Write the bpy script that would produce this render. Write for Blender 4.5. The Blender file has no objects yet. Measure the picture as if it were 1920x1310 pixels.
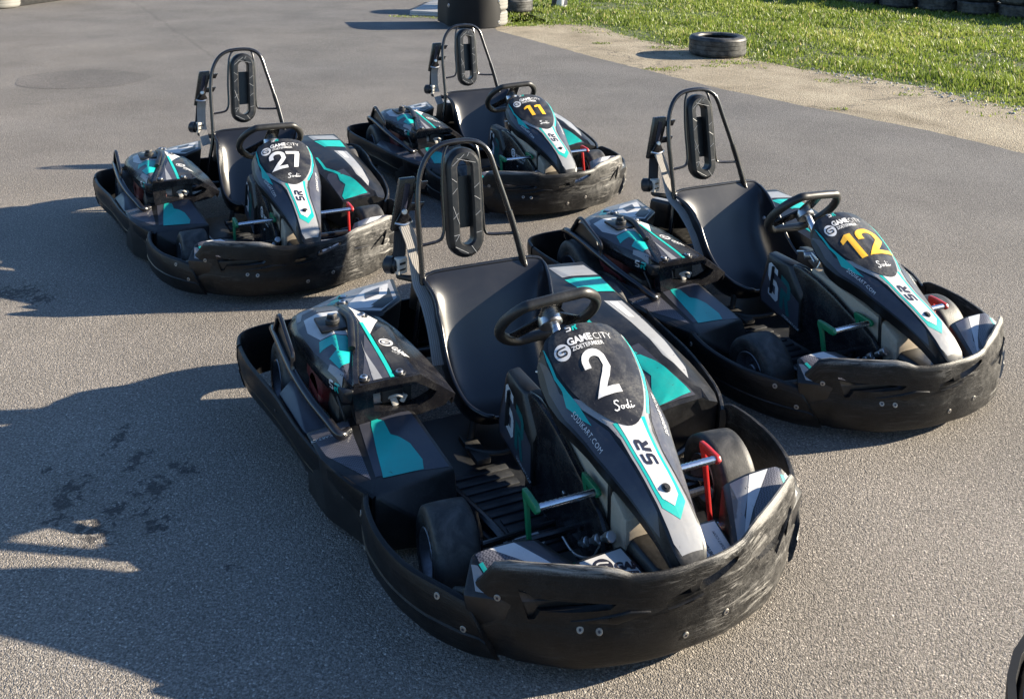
import bpy, bmesh, math, random
import numpy as np
from mathutils import Vector, Matrix
from mathutils.bvhtree import BVHTree
random.seed(7); np.random.seed(7)
R = math.radians
S = bpy.context.scene
C = S.collection

# ------------------------------------------------------------------ nodes
def mat(name):
    m = bpy.data.materials.new(name); m.use_nodes = True
    nt = m.node_tree; b = nt.nodes['Principled BSDF']
    return m, nt, b
def nd(nt, t, **kw):
    n = nt.nodes.new(t)
    for k, v in kw.items():
        if k in n.inputs: n.inputs[k].default_value = v
        else: setattr(n, k, v)
    return n
def lk(nt, a, b): nt.links.new(a, b)
def noise(nt, vec, scale, detail=4, rough=.55, dist=0):
    n = nd(nt, 'ShaderNodeTexNoise'); n.inputs['Scale'].default_value = scale
    n.inputs['Detail'].default_value = detail; n.inputs['Roughness'].default_value = rough
    n.inputs['Distortion'].default_value = dist
    if vec is not None: lk(nt, vec, n.inputs['Vector'])
    return n
def ramp(nt, fac, stops):
    r = nd(nt, 'ShaderNodeValToRGB'); e = r.color_ramp.elements
    while len(e) < len(stops): e.new(.5)
    for i, (p, c) in enumerate(stops):
        e[i].position = p; e[i].color = (c[0], c[1], c[2], 1) if isinstance(c, (tuple, list)) else (c, c, c, 1)
    lk(nt, fac, r.inputs[0]); return r
def mix(nt, fac, a, b, blend='MIX'):
    m = nd(nt, 'ShaderNodeMix', data_type='RGBA', blend_type=blend)
    if hasattr(fac, 'links'): lk(nt, fac, m.inputs[0])
    else: m.inputs[0].default_value = fac
    for i, v in ((6, a), (7, b)):
        if hasattr(v, 'links'): lk(nt, v, m.inputs[i])
        else: m.inputs[i].default_value = (*v, 1)
    return m.outputs[2]
def math_(nt, op, a, b=None):
    m = nd(nt, 'ShaderNodeMath', operation=op)
    for i, v in enumerate((a, b)):
        if v is None: continue
        if hasattr(v, 'links'): lk(nt, v, m.inputs[i])
        else: m.inputs[i].default_value = v
    return m.outputs[0]
def bump(nt, b, h, strength=.3, dist=.002):
    n = nd(nt, 'ShaderNodeBump'); n.inputs['Strength'].default_value = strength; n.inputs['Distance'].default_value = dist
    lk(nt, h, n.inputs['Height']); lk(nt, n.outputs[0], b.inputs['Normal']); return n
def coords(nt, out='Object', scale=None, jitter=False):
    t = nd(nt, 'ShaderNodeTexCoord'); o = t.outputs[out]
    if out == 'Object' and jitter:
        oi = nd(nt, 'ShaderNodeObjectInfo'); ad = nd(nt, 'ShaderNodeVectorMath', operation='ADD'); lk(nt, o, ad.inputs[0])
        sc_ = nd(nt, 'ShaderNodeVectorMath', operation='SCALE'); cb = nd(nt, 'ShaderNodeCombineXYZ'); cb.inputs[0].default_value, cb.inputs[1].default_value = 1.0, .37
        lk(nt, oi.outputs['Random'], cb.inputs[2]); lk(nt, cb.outputs[0], sc_.inputs[0])
        ml = nd(nt, 'ShaderNodeMath', operation='MULTIPLY'); lk(nt, oi.outputs['Random'], ml.inputs[0]); ml.inputs[1].default_value = 37.0; lk(nt, ml.outputs[0], sc_.inputs['Scale'])
        lk(nt, sc_.outputs[0], ad.inputs[1]); o = ad.outputs[0]
    if scale:
        mp = nd(nt, 'ShaderNodeMapping'); mp.inputs['Scale'].default_value = scale
        lk(nt, o, mp.inputs[0]); o = mp.outputs[0]
    return o

def plastic(name, col, rough=.45, dust=.25, dustcol=(.16, .15, .14), dscale=14, spec=.5, bumps=.08, metal=0, chip=0):
    m, nt, b = mat(name); v = coords(nt, jitter=True)
    n = noise(nt, v, dscale, 6, .65, .4); n2 = noise(nt, v, 160, 3, .6)
    f = ramp(nt, n.outputs[0], [(.42, 0), (.75, 1)])
    s = ramp(nt, n2.outputs[0], [(.35, .25), (.7, 1)])
    mp = nd(nt, 'ShaderNodeMapping'); mp.inputs['Rotation'].default_value = (.3, .5, .7); mp.inputs['Scale'].default_value = (9, 210, 120); lk(nt, v, mp.inputs[0])
    scr = ramp(nt, noise(nt, mp.outputs[0], 1, 3, .6, .9).outputs[0], [(.66, 0), (.70, 1)])
    fac = math_(nt, 'MULTIPLY', math_(nt, 'MAXIMUM', math_(nt, 'MULTIPLY', f.outputs[0], s.outputs[0]), math_(nt, 'MULTIPLY', scr.outputs[0], .55)), dust)
    cc = mix(nt, fac, col, dustcol)
    if chip:
        cn = noise(nt, v, 34, 5, .7, 1.2); cm = ramp(nt, cn.outputs[0], [(.675, 0), (.69, 1)]).outputs[0]; gr = ramp(nt, noise(nt, v, 5, 5, .7, .5).outputs[0], [(.40, 0), (.72, .42)]).outputs[0]
        cc = mix(nt, gr, cc, tuple(x * .5 + .02 for x in col)); cc = mix(nt, math_(nt, 'MULTIPLY', cm, chip), cc, (.012, .012, .012))
    lk(nt, cc, b.inputs['Base Color'])
    rr = math_(nt, 'ADD', math_(nt, 'MULTIPLY', fac, .8), rough)
    lk(nt, rr, b.inputs['Roughness']); b.inputs['Specular IOR Level'].default_value = spec
    b.inputs['Metallic'].default_value = metal
    if bumps: bump(nt, b, n2.outputs[0], bumps, .001)
    return m
M = {}
M['black'] = plastic('black_plastic', (.005, .005, .0055), .38, .2)
M['blackgloss'] = plastic('glossy_black_plastic', (.007, .007, .009), .24, .22, bumps=.02)
M['seat'] = plastic('black_seat_shell', (.004, .0045, .007), .29, .05, dscale=6, bumps=.02, spec=.62)
M['tube'] = plastic('black_painted_steel', (.007, .007, .009), .2, .1, spec=.7, bumps=.02)
M['pad'] = plastic('black_foam_pad', (.008, .009, .011), .36, .18, dscale=25)
M['rubber_grip'] = plastic('black_grip_rubber', (.014, .014, .014), .42, .2, bumps=.15)
M['charcoal'] = plastic('charcoal_sticker', (.045, .047, .062), .3, .3, dscale=18, bumps=.03, chip=.85)
M['oval'] = plastic('black_sticker_film', (.011, .011, .013), .33, .55, (.17, .165, .15), 9, bumps=.03)
M['silver'] = plastic('silver_sticker', (.27, .275, .285), .34, .35, (.22, .21, .19), 20, bumps=.03, chip=.85)
M['white'] = plastic('white_sticker', (.56, .56, .56), .35, .25, (.35, .33, .3), 16, bumps=.03, chip=.85)
M['teal'] = plastic('teal_sticker', (.007, .40, .355), .35, .22, (.1, .2, .18), 18, bumps=.03, chip=.85)
M['darkteal'] = plastic('dark_teal_sticker', (.004, .10, .10), .35, .3, (.06, .09, .09), 18, bumps=.03, chip=.85)
M['yellow'] = plastic('yellow_vinyl', (.78, .42, .02), .4, .15, (.4, .28, .08), 18, bumps=.03, chip=.85)
M['numwhite'] = plastic('white_vinyl', (.66, .66, .66), .4, .15, (.5, .48, .45), 18, bumps=.03, chip=.85)
M['ink'] = plastic('dark_ink', (.012, .014, .03), .4, .1, bumps=0)
M['tan'] = plastic('tan_fuel_tank', (.40, .34, .26), .5, .5, (.17, .14, .11), 18)
M['green'] = plastic('green_painted_metal', (.006, .16, .065), .3, .2, spec=.6, bumps=.03)
M['red'] = plastic('red_painted_metal', (.42, .018, .018), .32, .15, spec=.6, bumps=.03)
M['darkred'] = plastic('dark_red_engine', (.085, .005, .009), .4, .4)
M['cream'] = plastic('pale_label', (.50, .47, .42), .5, .4)
M['engine'] = plastic('dark_engine_metal', (.05, .05, .05), .42, .5, (.15, .13, .11), 22, metal=.5)
M['alu'] = plastic('worn_aluminium', (.55, .55, .56), .3, .3, (.25, .24, .22), 30, metal=1)
M['boltsteel'] = plastic('dusty_bolt_steel', (.30, .28, .25), .5, .6, (.12, .11, .10), 60, metal=.6)
M['chrome'] = plastic('zinc_plated_steel', (.62, .63, .66), .22, .15, (.3, .3, .3), 40, metal=1, bumps=.02)
M['rim'] = plastic('grey_wheel_rim', (.20, .20, .22), .38, .6, (.05, .05, .05), 30, metal=.8)
M['pale_concrete'] = plastic('pale_slab_concrete', (.42, .41, .39), .8, .6, (.22, .21, .19), 8, bumps=.4)
M['checkwhite'] = plastic('white_road_paint', (.7, .7, .68), .5, .4, (.3, .3, .28), 10)

def strap_mat(name, col):
    m, nt, b = mat(name); v = coords(nt, 'UV', (1.5, 260, 1))
    w = nd(nt, 'ShaderNodeTexWave', wave_type='BANDS', bands_direction='Y'); w.inputs['Scale'].default_value = .16
    w.inputs['Distortion'].default_value = .6
    lk(nt, v, w.inputs[0])
    n = noise(nt, coords(nt), 40, 4)
    c = mix(nt, w.outputs[1], tuple(x * .7 for x in col), tuple(x * 1.25 for x in col))
    lk(nt, mix(nt, math_(nt, 'MULTIPLY', n.outputs[0], .5), c, tuple(x * .6 for x in col)), b.inputs['Base Color'])
    b.inputs['Roughness'].default_value = .75; bump(nt, b, w.outputs[1], .4, .001); return m
M['belt'] = strap_mat('grey_webbing', (.30, .28, .26))
M['beltdark'] = strap_mat('dark_webbing', (.022, .022, .026))

def bumper_mat():
    m, nt, b = mat('scuffed_bumper_plastic')
    uv = coords(nt, 'UV'); ob = coords(nt); oj = coords(nt, jitter=True)
    oi = nd(nt, 'ShaderNodeObjectInfo'); off = nd(nt, 'ShaderNodeVectorMath', operation='ADD'); lk(nt, uv, off.inputs[0])
    cb = nd(nt, 'ShaderNodeCombineXYZ'); lk(nt, math_(nt, 'MULTIPLY', oi.outputs['Random'], 23.0), cb.inputs[0]); lk(nt, math_(nt, 'MULTIPLY', oi.outputs['Random'], 7.0), cb.inputs[1]); lk(nt, cb.outputs[0], off.inputs[1]); uv = off.outputs[0]
    def st(sx, sy, rot, sc=1, det=6, dist=.6):
        mp = nd(nt, 'ShaderNodeMapping'); mp.inputs['Scale'].default_value = (sx, sy, 1); mp.inputs['Rotation'].default_value = (0, 0, rot); lk(nt, uv, mp.inputs[0])
        return noise(nt, mp.outputs[0], sc, det, .72, dist)
    a = st(7, 95, .06); c = st(16, 330, -.10, dist=1.2); d = st(130, 22, .05, dist=1.0); e = st(40, 420, .5); big = st(3.0, 8, 0, 1.2, 6)
    fine = noise(nt, oj, 260, 3)
    ra = lambda n, lo, hi: ramp(nt, n.outputs[0], [(lo, 0), (hi, 1)]).outputs[0]
    mx = math_(nt, 'MAXIMUM', ra(a, .53, .63), math_(nt, 'MULTIPLY', ra(c, .55, .63), .9))
    mx = math_(nt, 'MAXIMUM', mx, math_(nt, 'MULTIPLY', ra(d, .56, .68), .55)); mx = math_(nt, 'MAXIMUM', mx, math_(nt, 'MULTIPLY', ra(e, .60, .66), .8))
    area = ramp(nt, big.outputs[0], [(.40, .05), (.62, 1)]).outputs[0]
    sp = nd(nt, 'ShaderNodeSeparateXYZ'); lk(nt, ob, sp.inputs[0])
    lit_w = ramp(nt, math_(nt, 'ADD', sp.outputs[1], math_(nt, 'MULTIPLY', big.outputs[0], .4)), [(.14, .10), (.40, 1)]).outputs[0]  # scuffs weighted to the sunlit left side, partly painting in its light
    fr = ramp(nt, sp.outputs[0], [(.5, .35), (.8, 1)]).outputs[0]
    fac = math_(nt, 'MULTIPLY', math_(nt, 'MULTIPLY', math_(nt, 'MULTIPLY', mx, area), lit_w), fr)
    lit_rub = math_(nt, 'MULTIPLY', math_(nt, 'MULTIPLY', math_(nt, 'MULTIPLY', ra(noise(nt, oj, 16, 6, .72, .4), .40, .62), lit_w), fr), ra(fine, .30, .65))  # rubbed plastic mixed with painted-in lightening of the sunlit side
    fac = math_(nt, 'MAXIMUM', fac, math_(nt, 'MULTIPLY', lit_rub, .34))
    # worn upper lip of the front bumper
    lip = math_(nt, 'MULTIPLY', ramp(nt, math_(nt, 'ADD', sp.outputs[2], math_(nt, 'MULTIPLY', fine.outputs[0], .012)), [(.276, 0), (.290, 1)]).outputs[0], ra(a, .40, .58))
    fac = math_(nt, 'MAXIMUM', fac, math_(nt, 'MULTIPLY', lip, .8))
    dirt = math_(nt, 'MULTIPLY', ra(noise(nt, oj, 7, 6, .7), .55, .85), .07)
    fac2 = math_(nt, 'MAXIMUM', math_(nt, 'MULTIPLY', fac, .85), dirt)
    lk(nt, mix(nt, fac2, (.0035, .0035, .004), (.36, .345, .32)), b.inputs['Base Color'])
    lk(nt, math_(nt, 'ADD', math_(nt, 'MULTIPLY', fac, .35), .38), b.inputs['Roughness'])
    h = math_(nt, 'ADD', math_(nt, 'MULTIPLY', a.outputs[0], .6), math_(nt, 'MULTIPLY', fine.outputs[0], .12))
    h = math_(nt, 'ADD', h, math_(nt, 'MULTIPLY', c.outputs[0], .35)); h = math_(nt, 'ADD', h, math_(nt, 'MULTIPLY', big.outputs[0], 1.2))
    b.inputs['Specular IOR Level'].default_value = .28; bump(nt, b, h, .45, .004); return m
M['bumper'] = bumper_mat()

def tyre_mat(name, light):
    m, nt, b = mat(name); v = coords(nt)
    n = noise(nt, v, 12, 6, .65, .5); n2 = noise(nt, v, 220, 3)
    lk(nt, mix(nt, ramp(nt, n.outputs[0], [(.42, 0), (.62, 1)]).outputs[0], (.012, .012, .012), light), b.inputs['Base Color'])
    b.inputs['Roughness'].default_value = .55; bump(nt, b, n2.outputs[0], .25, .002); return m
M['tyre'] = tyre_mat('kart_slick_rubber', (.06, .058, .055))
M['cartyre'] = tyre_mat('old_car_tyre_rubber', (.07, .068, .064))
M['whitetyre'] = plastic('white_painted_tyre', (.17, .165, .15), .6, .7, (.2, .19, .17), 9)

OIL = [(-1.316, 3.265, 0.016, 0.074),(-1.206, 3.135, 0.027, 0.049),(-1.098, 2.977, 0.046, 0.05),(-1.027, 3.078, 0.027, 0.03),(-1.172, 2.875, 0.035, 0.031),(-1.194, 2.782, 0.044, 0.054),(-1.352, 2.943, 0.039, 0.071),(-1.34, 2.829, 0.028, 0.024),(-1.084, 2.871, 0.026, 0.026),(-1.014, 2.802, 0.028, 0.03),(-0.76, 2.617, 0.015, 0.015),(-1.468, 3.075, 0.013, 0.018),(-1.073, 3.113, 0.017, 0.018),(-2.291, 4.449, 0.109, 0.073),(-2.129, 4.394, 0.048, 0.047)]
def asphalt_mat():
    m, nt, b = mat('worn_asphalt'); v = coords(nt)
    agg = nd(nt, 'ShaderNodeTexVoronoi', feature='F1'); agg.inputs['Scale'].default_value = 235; lk(nt, v, agg.inputs['Vector'])
    agg2 = nd(nt, 'ShaderNodeTexVoronoi', feature='F1'); agg2.inputs['Scale'].default_value = 85; lk(nt, v, agg2.inputs['Vector'])
    n1 = noise(nt, v, 125, 5, .7); n2 = noise(nt, v, 1.1, 5, .6, .3); n3 = noise(nt, v, .22, 4, .55)
    grit = ramp(nt, n1.outputs[0], [(.33, (.075, .071, .066)), (.5, (.155, .146, .135)), (.67, (.265, .25, .232))])
    stone = nd(nt, 'ShaderNodeSeparateColor'); lk(nt, agg.outputs['Color'], stone.inputs[0])
    st = ramp(nt, stone.outputs[0], [(.0, .62), (.6, 1.0), (.94, 1.2), (.985, 1.9)])
    c = mix(nt, 1, grit.outputs[0], st.outputs[0], 'MULTIPLY')
    tone = ramp(nt, n2.outputs[0], [(.3, .80), (.7, 1.16)]); c = mix(nt, 1, c, tone.outputs[0], 'MULTIPLY')
    tone3 = ramp(nt, n3.outputs[0], [(.35, (.88, .885, .90)), (.65, (1.12, 1.09, 1.05))]); c = mix(nt, 1, c, tone3.outputs[0], 'MULTIPLY')
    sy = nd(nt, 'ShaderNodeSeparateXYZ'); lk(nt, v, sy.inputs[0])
    tone_xy = ramp(nt, math_(nt, 'ADD', math_(nt, 'ADD', math_(nt, 'MULTIPLY', sy.outputs[1], .08), math_(nt, 'MULTIPLY', sy.outputs[0], .05)), math_(nt, 'MULTIPLY', n2.outputs[0], .12)), [(.26, (1.42, 1.36, 1.28)), (.42, (1.22, 1.18, 1.14)), (.62, (.97, .965, .97)), (.85, (.93, .94, .96))]); c = mix(nt, 1, c, tone_xy.outputs[0], 'MULTIPLY')  # asphalt tone graded by position, lighter towards the near left
    # dirt / oil marks as irregular blots around fixed spots
    def spot(cx, cy, rx, ry, ns, lo, hi):
        mp = nd(nt, 'ShaderNodeMapping'); mp.inputs['Location'].default_value = (-cx / rx, -cy / ry, 0); mp.inputs['Scale'].default_value = (1 / rx, 1 / ry, 0); lk(nt, v, mp.inputs[0])
        ln = nd(nt, 'ShaderNodeVectorMath', operation='LENGTH'); lk(nt, mp.outputs[0], ln.inputs[0])
        nn = noise(nt, v, ns, 5, .65, .6)
        s = math_(nt, 'ADD', math_(nt, 'SUBTRACT', 1.0, ln.outputs['Value']), math_(nt, 'MULTIPLY', math_(nt, 'SUBTRACT', nn.outputs[0], .5), 5.5))
        return ramp(nt, s, [(lo, 0), (hi, 1)]).outputs[0]
    sy0 = nd(nt, 'ShaderNodeSeparateXYZ'); lk(nt, v, sy0.inputs[0])
    sv = nd(nt, 'ShaderNodeVectorMath', operation='DOT_PRODUCT'); lk(nt, v, sv.inputs[0]); sv.inputs[1].default_value = (.875, .484, 0)
    ld = math_(nt, 'ADD', math_(nt, 'SUBTRACT', sv.outputs['Value'], 2.39), math_(nt, 'MULTIPLY', math_(nt, 'SUBTRACT', noise(nt, v, 3, 5, .6).outputs[0], .5), .16))
    c = mix(nt, math_(nt, 'MULTIPLY', ramp(nt, math_(nt, 'ABSOLUTE', ld), [(.004, .25), (.03, 0)]).outputs[0], ramp(nt, math_(nt, 'MULTIPLY', sy0.outputs[1], .05), [(.45, 0), (.55, 1)]).outputs[0]), c, (.045, .043, .042))
    ck = nd(nt, 'ShaderNodeTexVoronoi', feature='DISTANCE_TO_EDGE'); ck.inputs['Scale'].default_value = .42
    wv = nd(nt, 'ShaderNodeVectorMath', operation='ADD'); lk(nt, v, wv.inputs[0]); lk(nt, noise(nt, v, 2.2, 6, .65).outputs['Color'], wv.inputs[1]); lk(nt, wv.outputs[0], ck.inputs['Vector'])
    cf = math_(nt, 'MULTIPLY', ramp(nt, ck.outputs['Distance'], [(.0, 1), (.004, 0)]).outputs[0], ramp(nt, n3.outputs[0], [(.58, 0), (.66, .5)]).outputs[0])
    c = mix(nt, cf, c, (.035, .033, .032))
    oil = None
    for cx, cy, rx, ry in OIL:
        q = spot(cx, cy, rx * 1.5, ry * 1.5, 34, .2, .7); oil = q if oil is None else math_(nt, 'MAXIMUM', oil, q)
    c = mix(nt, math_(nt, 'MULTIPLY', oil, .72), c, (.022, .022, .024))
    # thin drawn-out tyre scuffs
    mp = nd(nt, 'ShaderNodeMapping'); mp.inputs['Scale'].default_value = (1.1, 16, 1); mp.inputs['Rotation'].default_value = (0, 0, .12); lk(nt, v, mp.inputs[0])
    sn = noise(nt, mp.outputs[0], 1.0, 3, .5); sf = ramp(nt, sn.outputs[0], [(.68, 0), (.76, .35)])
    c = mix(nt, sf.outputs[0], c, (.05, .048, .048))
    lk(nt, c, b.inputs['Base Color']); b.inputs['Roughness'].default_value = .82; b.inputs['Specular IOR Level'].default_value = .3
    h = math_(nt, 'ADD', math_(nt, 'MULTIPLY', agg.outputs['Distance'], -1.0), math_(nt, 'MULTIPLY', n1.outputs[0], .9))
    h = math_(nt, 'ADD', h, math_(nt, 'MULTIPLY', agg2.outputs['Distance'], -.5))
    bump(nt, b, h, .72, .0048); return m
def concrete_mat():
    m, nt, b = mat('weathered_concrete'); v = coords(nt)
    n1 = noise(nt, v, 60, 5, .7); n2 = noise(nt, v, 1.6, 5, .6, .5); vo = nd(nt, 'ShaderNodeTexVoronoi'); vo.inputs['Scale'].default_value = 90; lk(nt, v, vo.inputs['Vector'])
    c = ramp(nt, n1.outputs[0], [(.32, (.13, .11, .082)), (.5, (.31, .27, .205)), (.72, (.50, .445, .35))]).outputs[0]
    c = mix(nt, 1, c, ramp(nt, n2.outputs[0], [(.32, (.62, .58, .50)), (.5, (.95, .92, .86)), (.7, (1.2, 1.18, 1.12))]).outputs[0], 'MULTIPLY')
    ck = nd(nt, 'ShaderNodeTexVoronoi', feature='DISTANCE_TO_EDGE'); ck.inputs['Scale'].default_value = .55
    wv = nd(nt, 'ShaderNodeVectorMath', operation='ADD'); lk(nt, v, wv.inputs[0]); lk(nt, noise(nt, v, 2.5, 5).outputs['Color'], wv.inputs[1]); lk(nt, wv.outputs[0], ck.inputs['Vector'])
    cr = ramp(nt, ck.outputs['Distance'], [(.0, 1), (.012, 0)])
    c = mix(nt, math_(nt, 'MULTIPLY', cr.outputs[0], .75), c, (.07, .06, .045))
    lk(nt, c, b.inputs['Base Color']); b.inputs['Roughness'].default_value = .9
    bump(nt, b, math_(nt, 'SUBTRACT', n1.outputs[0], vo.outputs['Distance']), 1.0, .014); return m
def soil_mat():
    m, nt, b = mat('grassy_soil'); v = coords(nt)
    n1 = noise(nt, v, 30, 5, .7); n2 = noise(nt, v, 1.2, 4)
    c = ramp(nt, n1.outputs[0], [(.3, (.035, .045, .015)), (.6, (.07, .10, .028)), (.8, (.16, .15, .08))]).outputs[0]
    c = mix(nt, ramp(nt, n2.outputs[0], [(.45, 0), (.75, .6)]).outputs[0], c, (.15, .13, .075))
    lk(nt, c, b.inputs['Base Color']); b.inputs['Roughness'].default_value = .95
    bump(nt, b, n1.outputs[0], .8, .02); return m
def grass_mat():
    m, nt, b = mat('grass_blades'); a = nd(nt, 'ShaderNodeAttribute', attribute_name='tint')
    c = ramp(nt, a.outputs['Fac'], [(0, (.06, .105, .012)), (.45, (.15, .205, .028)), (.8, (.26, .31, .06)), (.97, (.40, .36, .11)), (1, (.5, .42, .22))])
    lk(nt, c.outputs[0], b.inputs['Base Color']); b.inputs['Roughness'].default_value = .5
    tr = nd(nt, 'ShaderNodeBsdfTranslucent'); lk(nt, c.outputs[0], tr.inputs[0])
    mx = nd(nt, 'ShaderNodeMixShader'); mx.inputs[0].default_value = .42
    lk(nt, b.outputs[0], mx.inputs[1]); lk(nt, tr.outputs[0], mx.inputs[2])
    lk(nt, mx.outputs[0], nt.nodes['Material Output'].inputs[0]); return m
M['asphalt'], M['concrete'], M['soil'], M['grass'] = asphalt_mat(), concrete_mat(), soil_mat(), grass_mat()

# ------------------------------------------------------------------ mesh helpers
def link(name, me, mats, parent=None, smooth=True, angle=35):
    if not isinstance(mats, (list, tuple)): mats = [mats]
    for m in mats: me.materials.append(m)
    if smooth and len(me.polygons):
        me.polygons.foreach_set('use_smooth', [True] * len(me.polygons))
        try: me.set_sharp_from_angle(angle=R(angle))
        except Exception: pass
    me.name = name
    o = bpy.data.objects.new(name, me); C.objects.link(o)
    if parent: o.parent = parent
    return o
def fin(name, bm, mats, parent=None, smooth=True, angle=35, recalc=True):
    if recalc: bmesh.ops.recalc_face_normals(bm, faces=bm.faces)
    me = bpy.data.meshes.new(name); bm.to_mesh(me); bm.free()
    return link(name, me, mats, parent, smooth, angle)
def loft(bm, secs, closed=True, cap=True, ring=False, mi=0, uv=True):
    ul = bm.loops.layers.uv.verify()
    V = [[bm.verts.new(p) for p in s] for s in secs]
    n = len(secs[0]); ns = len(secs)
    L = [0]
    for i in range(1, ns + (1 if ring else 0)):
        a = Vector(secs[i % ns][0]); L.append(L[-1] + (a - Vector(secs[i - 1][0])).length)
    Wd = [0]
    for j in range(1, n + 1): Wd.append(Wd[-1] + (Vector(secs[0][j % n]) - Vector(secs[0][j - 1])).length)
    for i in range(ns if ring else ns - 1):
        i2 = (i + 1) % ns
        for j in range(n if closed else n - 1):
            j2 = (j + 1) % n
            try: f = bm.faces.new((V[i][j], V[i2][j], V[i2][j2], V[i][j2]))
            except ValueError: continue
            f.material_index = mi
            if uv:
                for lp, q in zip(f.loops, ((L[i], Wd[j]), (L[i + 1], Wd[j]), (L[i + 1], Wd[j + 1]), (L[i], Wd[j + 1]))): lp[ul].uv = q
    if cap and closed and not ring:
        for s in (V[0][::-1], V[-1]):
            try: bm.faces.new(s).material_index = mi
            except ValueError: pass
    return V
def smooth_path(pts, n, closed=False):
    P = [Vector(p) for p in pts]; m = len(P); out = []
    segs = m if closed else m - 1
    for i in range(segs):
        if closed: p0, p1, p2, p3 = P[(i - 1) % m], P[i], P[(i + 1) % m], P[(i + 2) % m]
        else: p0, p1, p2, p3 = P[max(i - 1, 0)], P[i], P[i + 1], P[min(i + 2, m - 1)]
        for k in range(n):
            t = k / n
            out.append(.5 * ((2 * p1) + (p2 - p0) * t + (2 * p0 - 5 * p1 + 4 * p2 - p3) * t * t + (3 * p1 - p0 - 3 * p2 + p3) * t ** 3))
    if not closed: out.append(P[-1])
    return out
def tube(bm, pts, r, n=6, seg=10, closed=False, raw=False, mi=0, flat=None):
    P = [Vector(p) for p in pts] if raw else smooth_path(pts, n, closed)
    secs = []; up = None
    for i, p in enumerate(P):
        if closed: t = (P[(i + 1) % len(P)] - P[i - 1]).normalized()
        else: t = (P[min(i + 1, len(P) - 1)] - P[max(i - 1, 0)]).normalized()
        if up is None:
            up = Vector((0, 0, 1)) if abs(t.z) < .9 else Vector((1, 0, 0))
        a = t.cross(up)
        if a.length < 1e-4: a = t.cross(Vector((1, .3, .1)))
        a.normalize(); b = a.cross(t).normalized(); up = b
        rr = r[i] if isinstance(r, list) else r
        ra, rb = (rr, rr) if flat is None else (rr, rr * flat)
        secs.append([p + a * ra * math.cos(2 * math.pi * k / seg) + b * rb * math.sin(2 * math.pi * k / seg) for k in range(seg)])
    loft(bm, secs, True, not closed, ring=closed, mi=mi)
def box(bm, c, s, rot=None, bev=.003, mi=0):
    r = bmesh.ops.create_cube(bm, size=1)
    vs = r['verts']
    for v in vs: v.co = Vector((v.co.x * s[0], v.co.y * s[1], v.co.z * s[2]))
    es = list({e for v in vs for e in v.link_edges})
    if bev:
        rb = bmesh.ops.bevel(bm, geom=es, offset=min(bev, min(s) * .4), segments=2, affect='EDGES', profile=.5)
        vs = list({v for f in rb['faces'] for v in f.verts} | {v for v in vs if v.is_valid})
        fs = {f for v in vs for f in v.link_faces}
    else: fs = {f for v in vs for f in v.link_faces}
    vs = list({v for f in fs for v in f.verts})
    mt = Matrix.Translation(c) @ (rot.to_4x4() if rot else Matrix.Identity(4))
    for v in vs: v.co = mt @ v.co
    for f in fs: f.material_index = mi
def cyl(bm, a, b, r, seg=16, r2=None, bev=.0, mi=0):
    a, b = Vector(a), Vector(b); t = (b - a).normalized(); u = t.orthogonal().normalized(); w = t.cross(u)
    ln = (b - a).length; r2 = r if r2 is None else r2
    prof = [(0, r - bev), (bev, r), (ln - bev, r2), (ln, r2 - bev)] if bev else [(0, r), (ln, r2)]
    secs = [[a + t * h + (u * math.cos(2 * math.pi * k / seg) + w * math.sin(2 * math.pi * k / seg)) * q for k in range(seg)] for h, q in prof]
    loft(bm, secs, mi=mi)
def lathe(bm, prof, centre, axis=(0, 1, 0), seg=40, mi=0, closed=True):
    ax = Vector(axis).normalized(); u = ax.orthogonal().normalized(); w = ax.cross(u); c = Vector(centre)
    secs = [[c + ax * h + (u * math.cos(2 * math.pi * k / seg) + w * math.sin(2 * math.pi * k / seg)) * q for (h, q) in prof] for k in range(seg)]
    loft(bm, secs, closed=closed, cap=False, ring=True, mi=mi)
def hull(bm, pts, bev=.006, mi=0, seg=2):
    t = bmesh.new()
    for p in pts: t.verts.new(p)
    r = bmesh.ops.convex_hull(t, input=t.verts)
    bad = [g for g in r['geom_interior'] if isinstance(g, bmesh.types.BMVert)]
    bmesh.ops.delete(t, geom=bad, context='VERTS')
    bmesh.ops.dissolve_limit(t, angle_limit=R(4), verts=t.verts, edges=t.edges)
    if bev: bmesh.ops.bevel(t, geom=[e for e in t.edges if e.calc_face_angle(0) > R(8)], offset=bev, segments=seg, affect='EDGES', profile=.5)
    me = bpy.data.meshes.new('t'); t.to_mesh(me); t.free()
    k = len(bm.faces); bm.from_mesh(me); bpy.data.meshes.remove(me)
    bm.faces.ensure_lookup_table()
    for f in bm.faces[k:]: f.material_index = mi
def prism(bm, pts2, y0, y1, plane='xz', bev=.004, mi=0):
    f = {'xz': lambda a, b, h: (a, h, b), 'xy': lambda a, b, h: (a, b, h), 'yz': lambda a, b, h: (h, a, b)}[plane]
    t = bmesh.new()
    A = [t.verts.new(f(a, b, y0)) for a, b in pts2]; B = [t.verts.new(f(a, b, y1)) for a, b in pts2]
    t.faces.new(A[::-1]); t.faces.new(B)
    for i in range(len(A)): t.faces.new((A[i], A[(i + 1) % len(A)], B[(i + 1) % len(A)], B[i]))
    bmesh.ops.recalc_face_normals(t, faces=t.faces)
    if bev: bmesh.ops.bevel(t, geom=[e for e in t.edges if e.calc_face_angle(0) > R(25)], offset=bev, segments=2, affect='EDGES', profile=.5)
    me = bpy.data.meshes.new('t'); t.to_mesh(me); t.free()
    k = len(bm.faces); bm.from_mesh(me); bpy.data.meshes.remove(me); bm.faces.ensure_lookup_table()
    for q in bm.faces[k:]: q.material_index = mi
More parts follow.
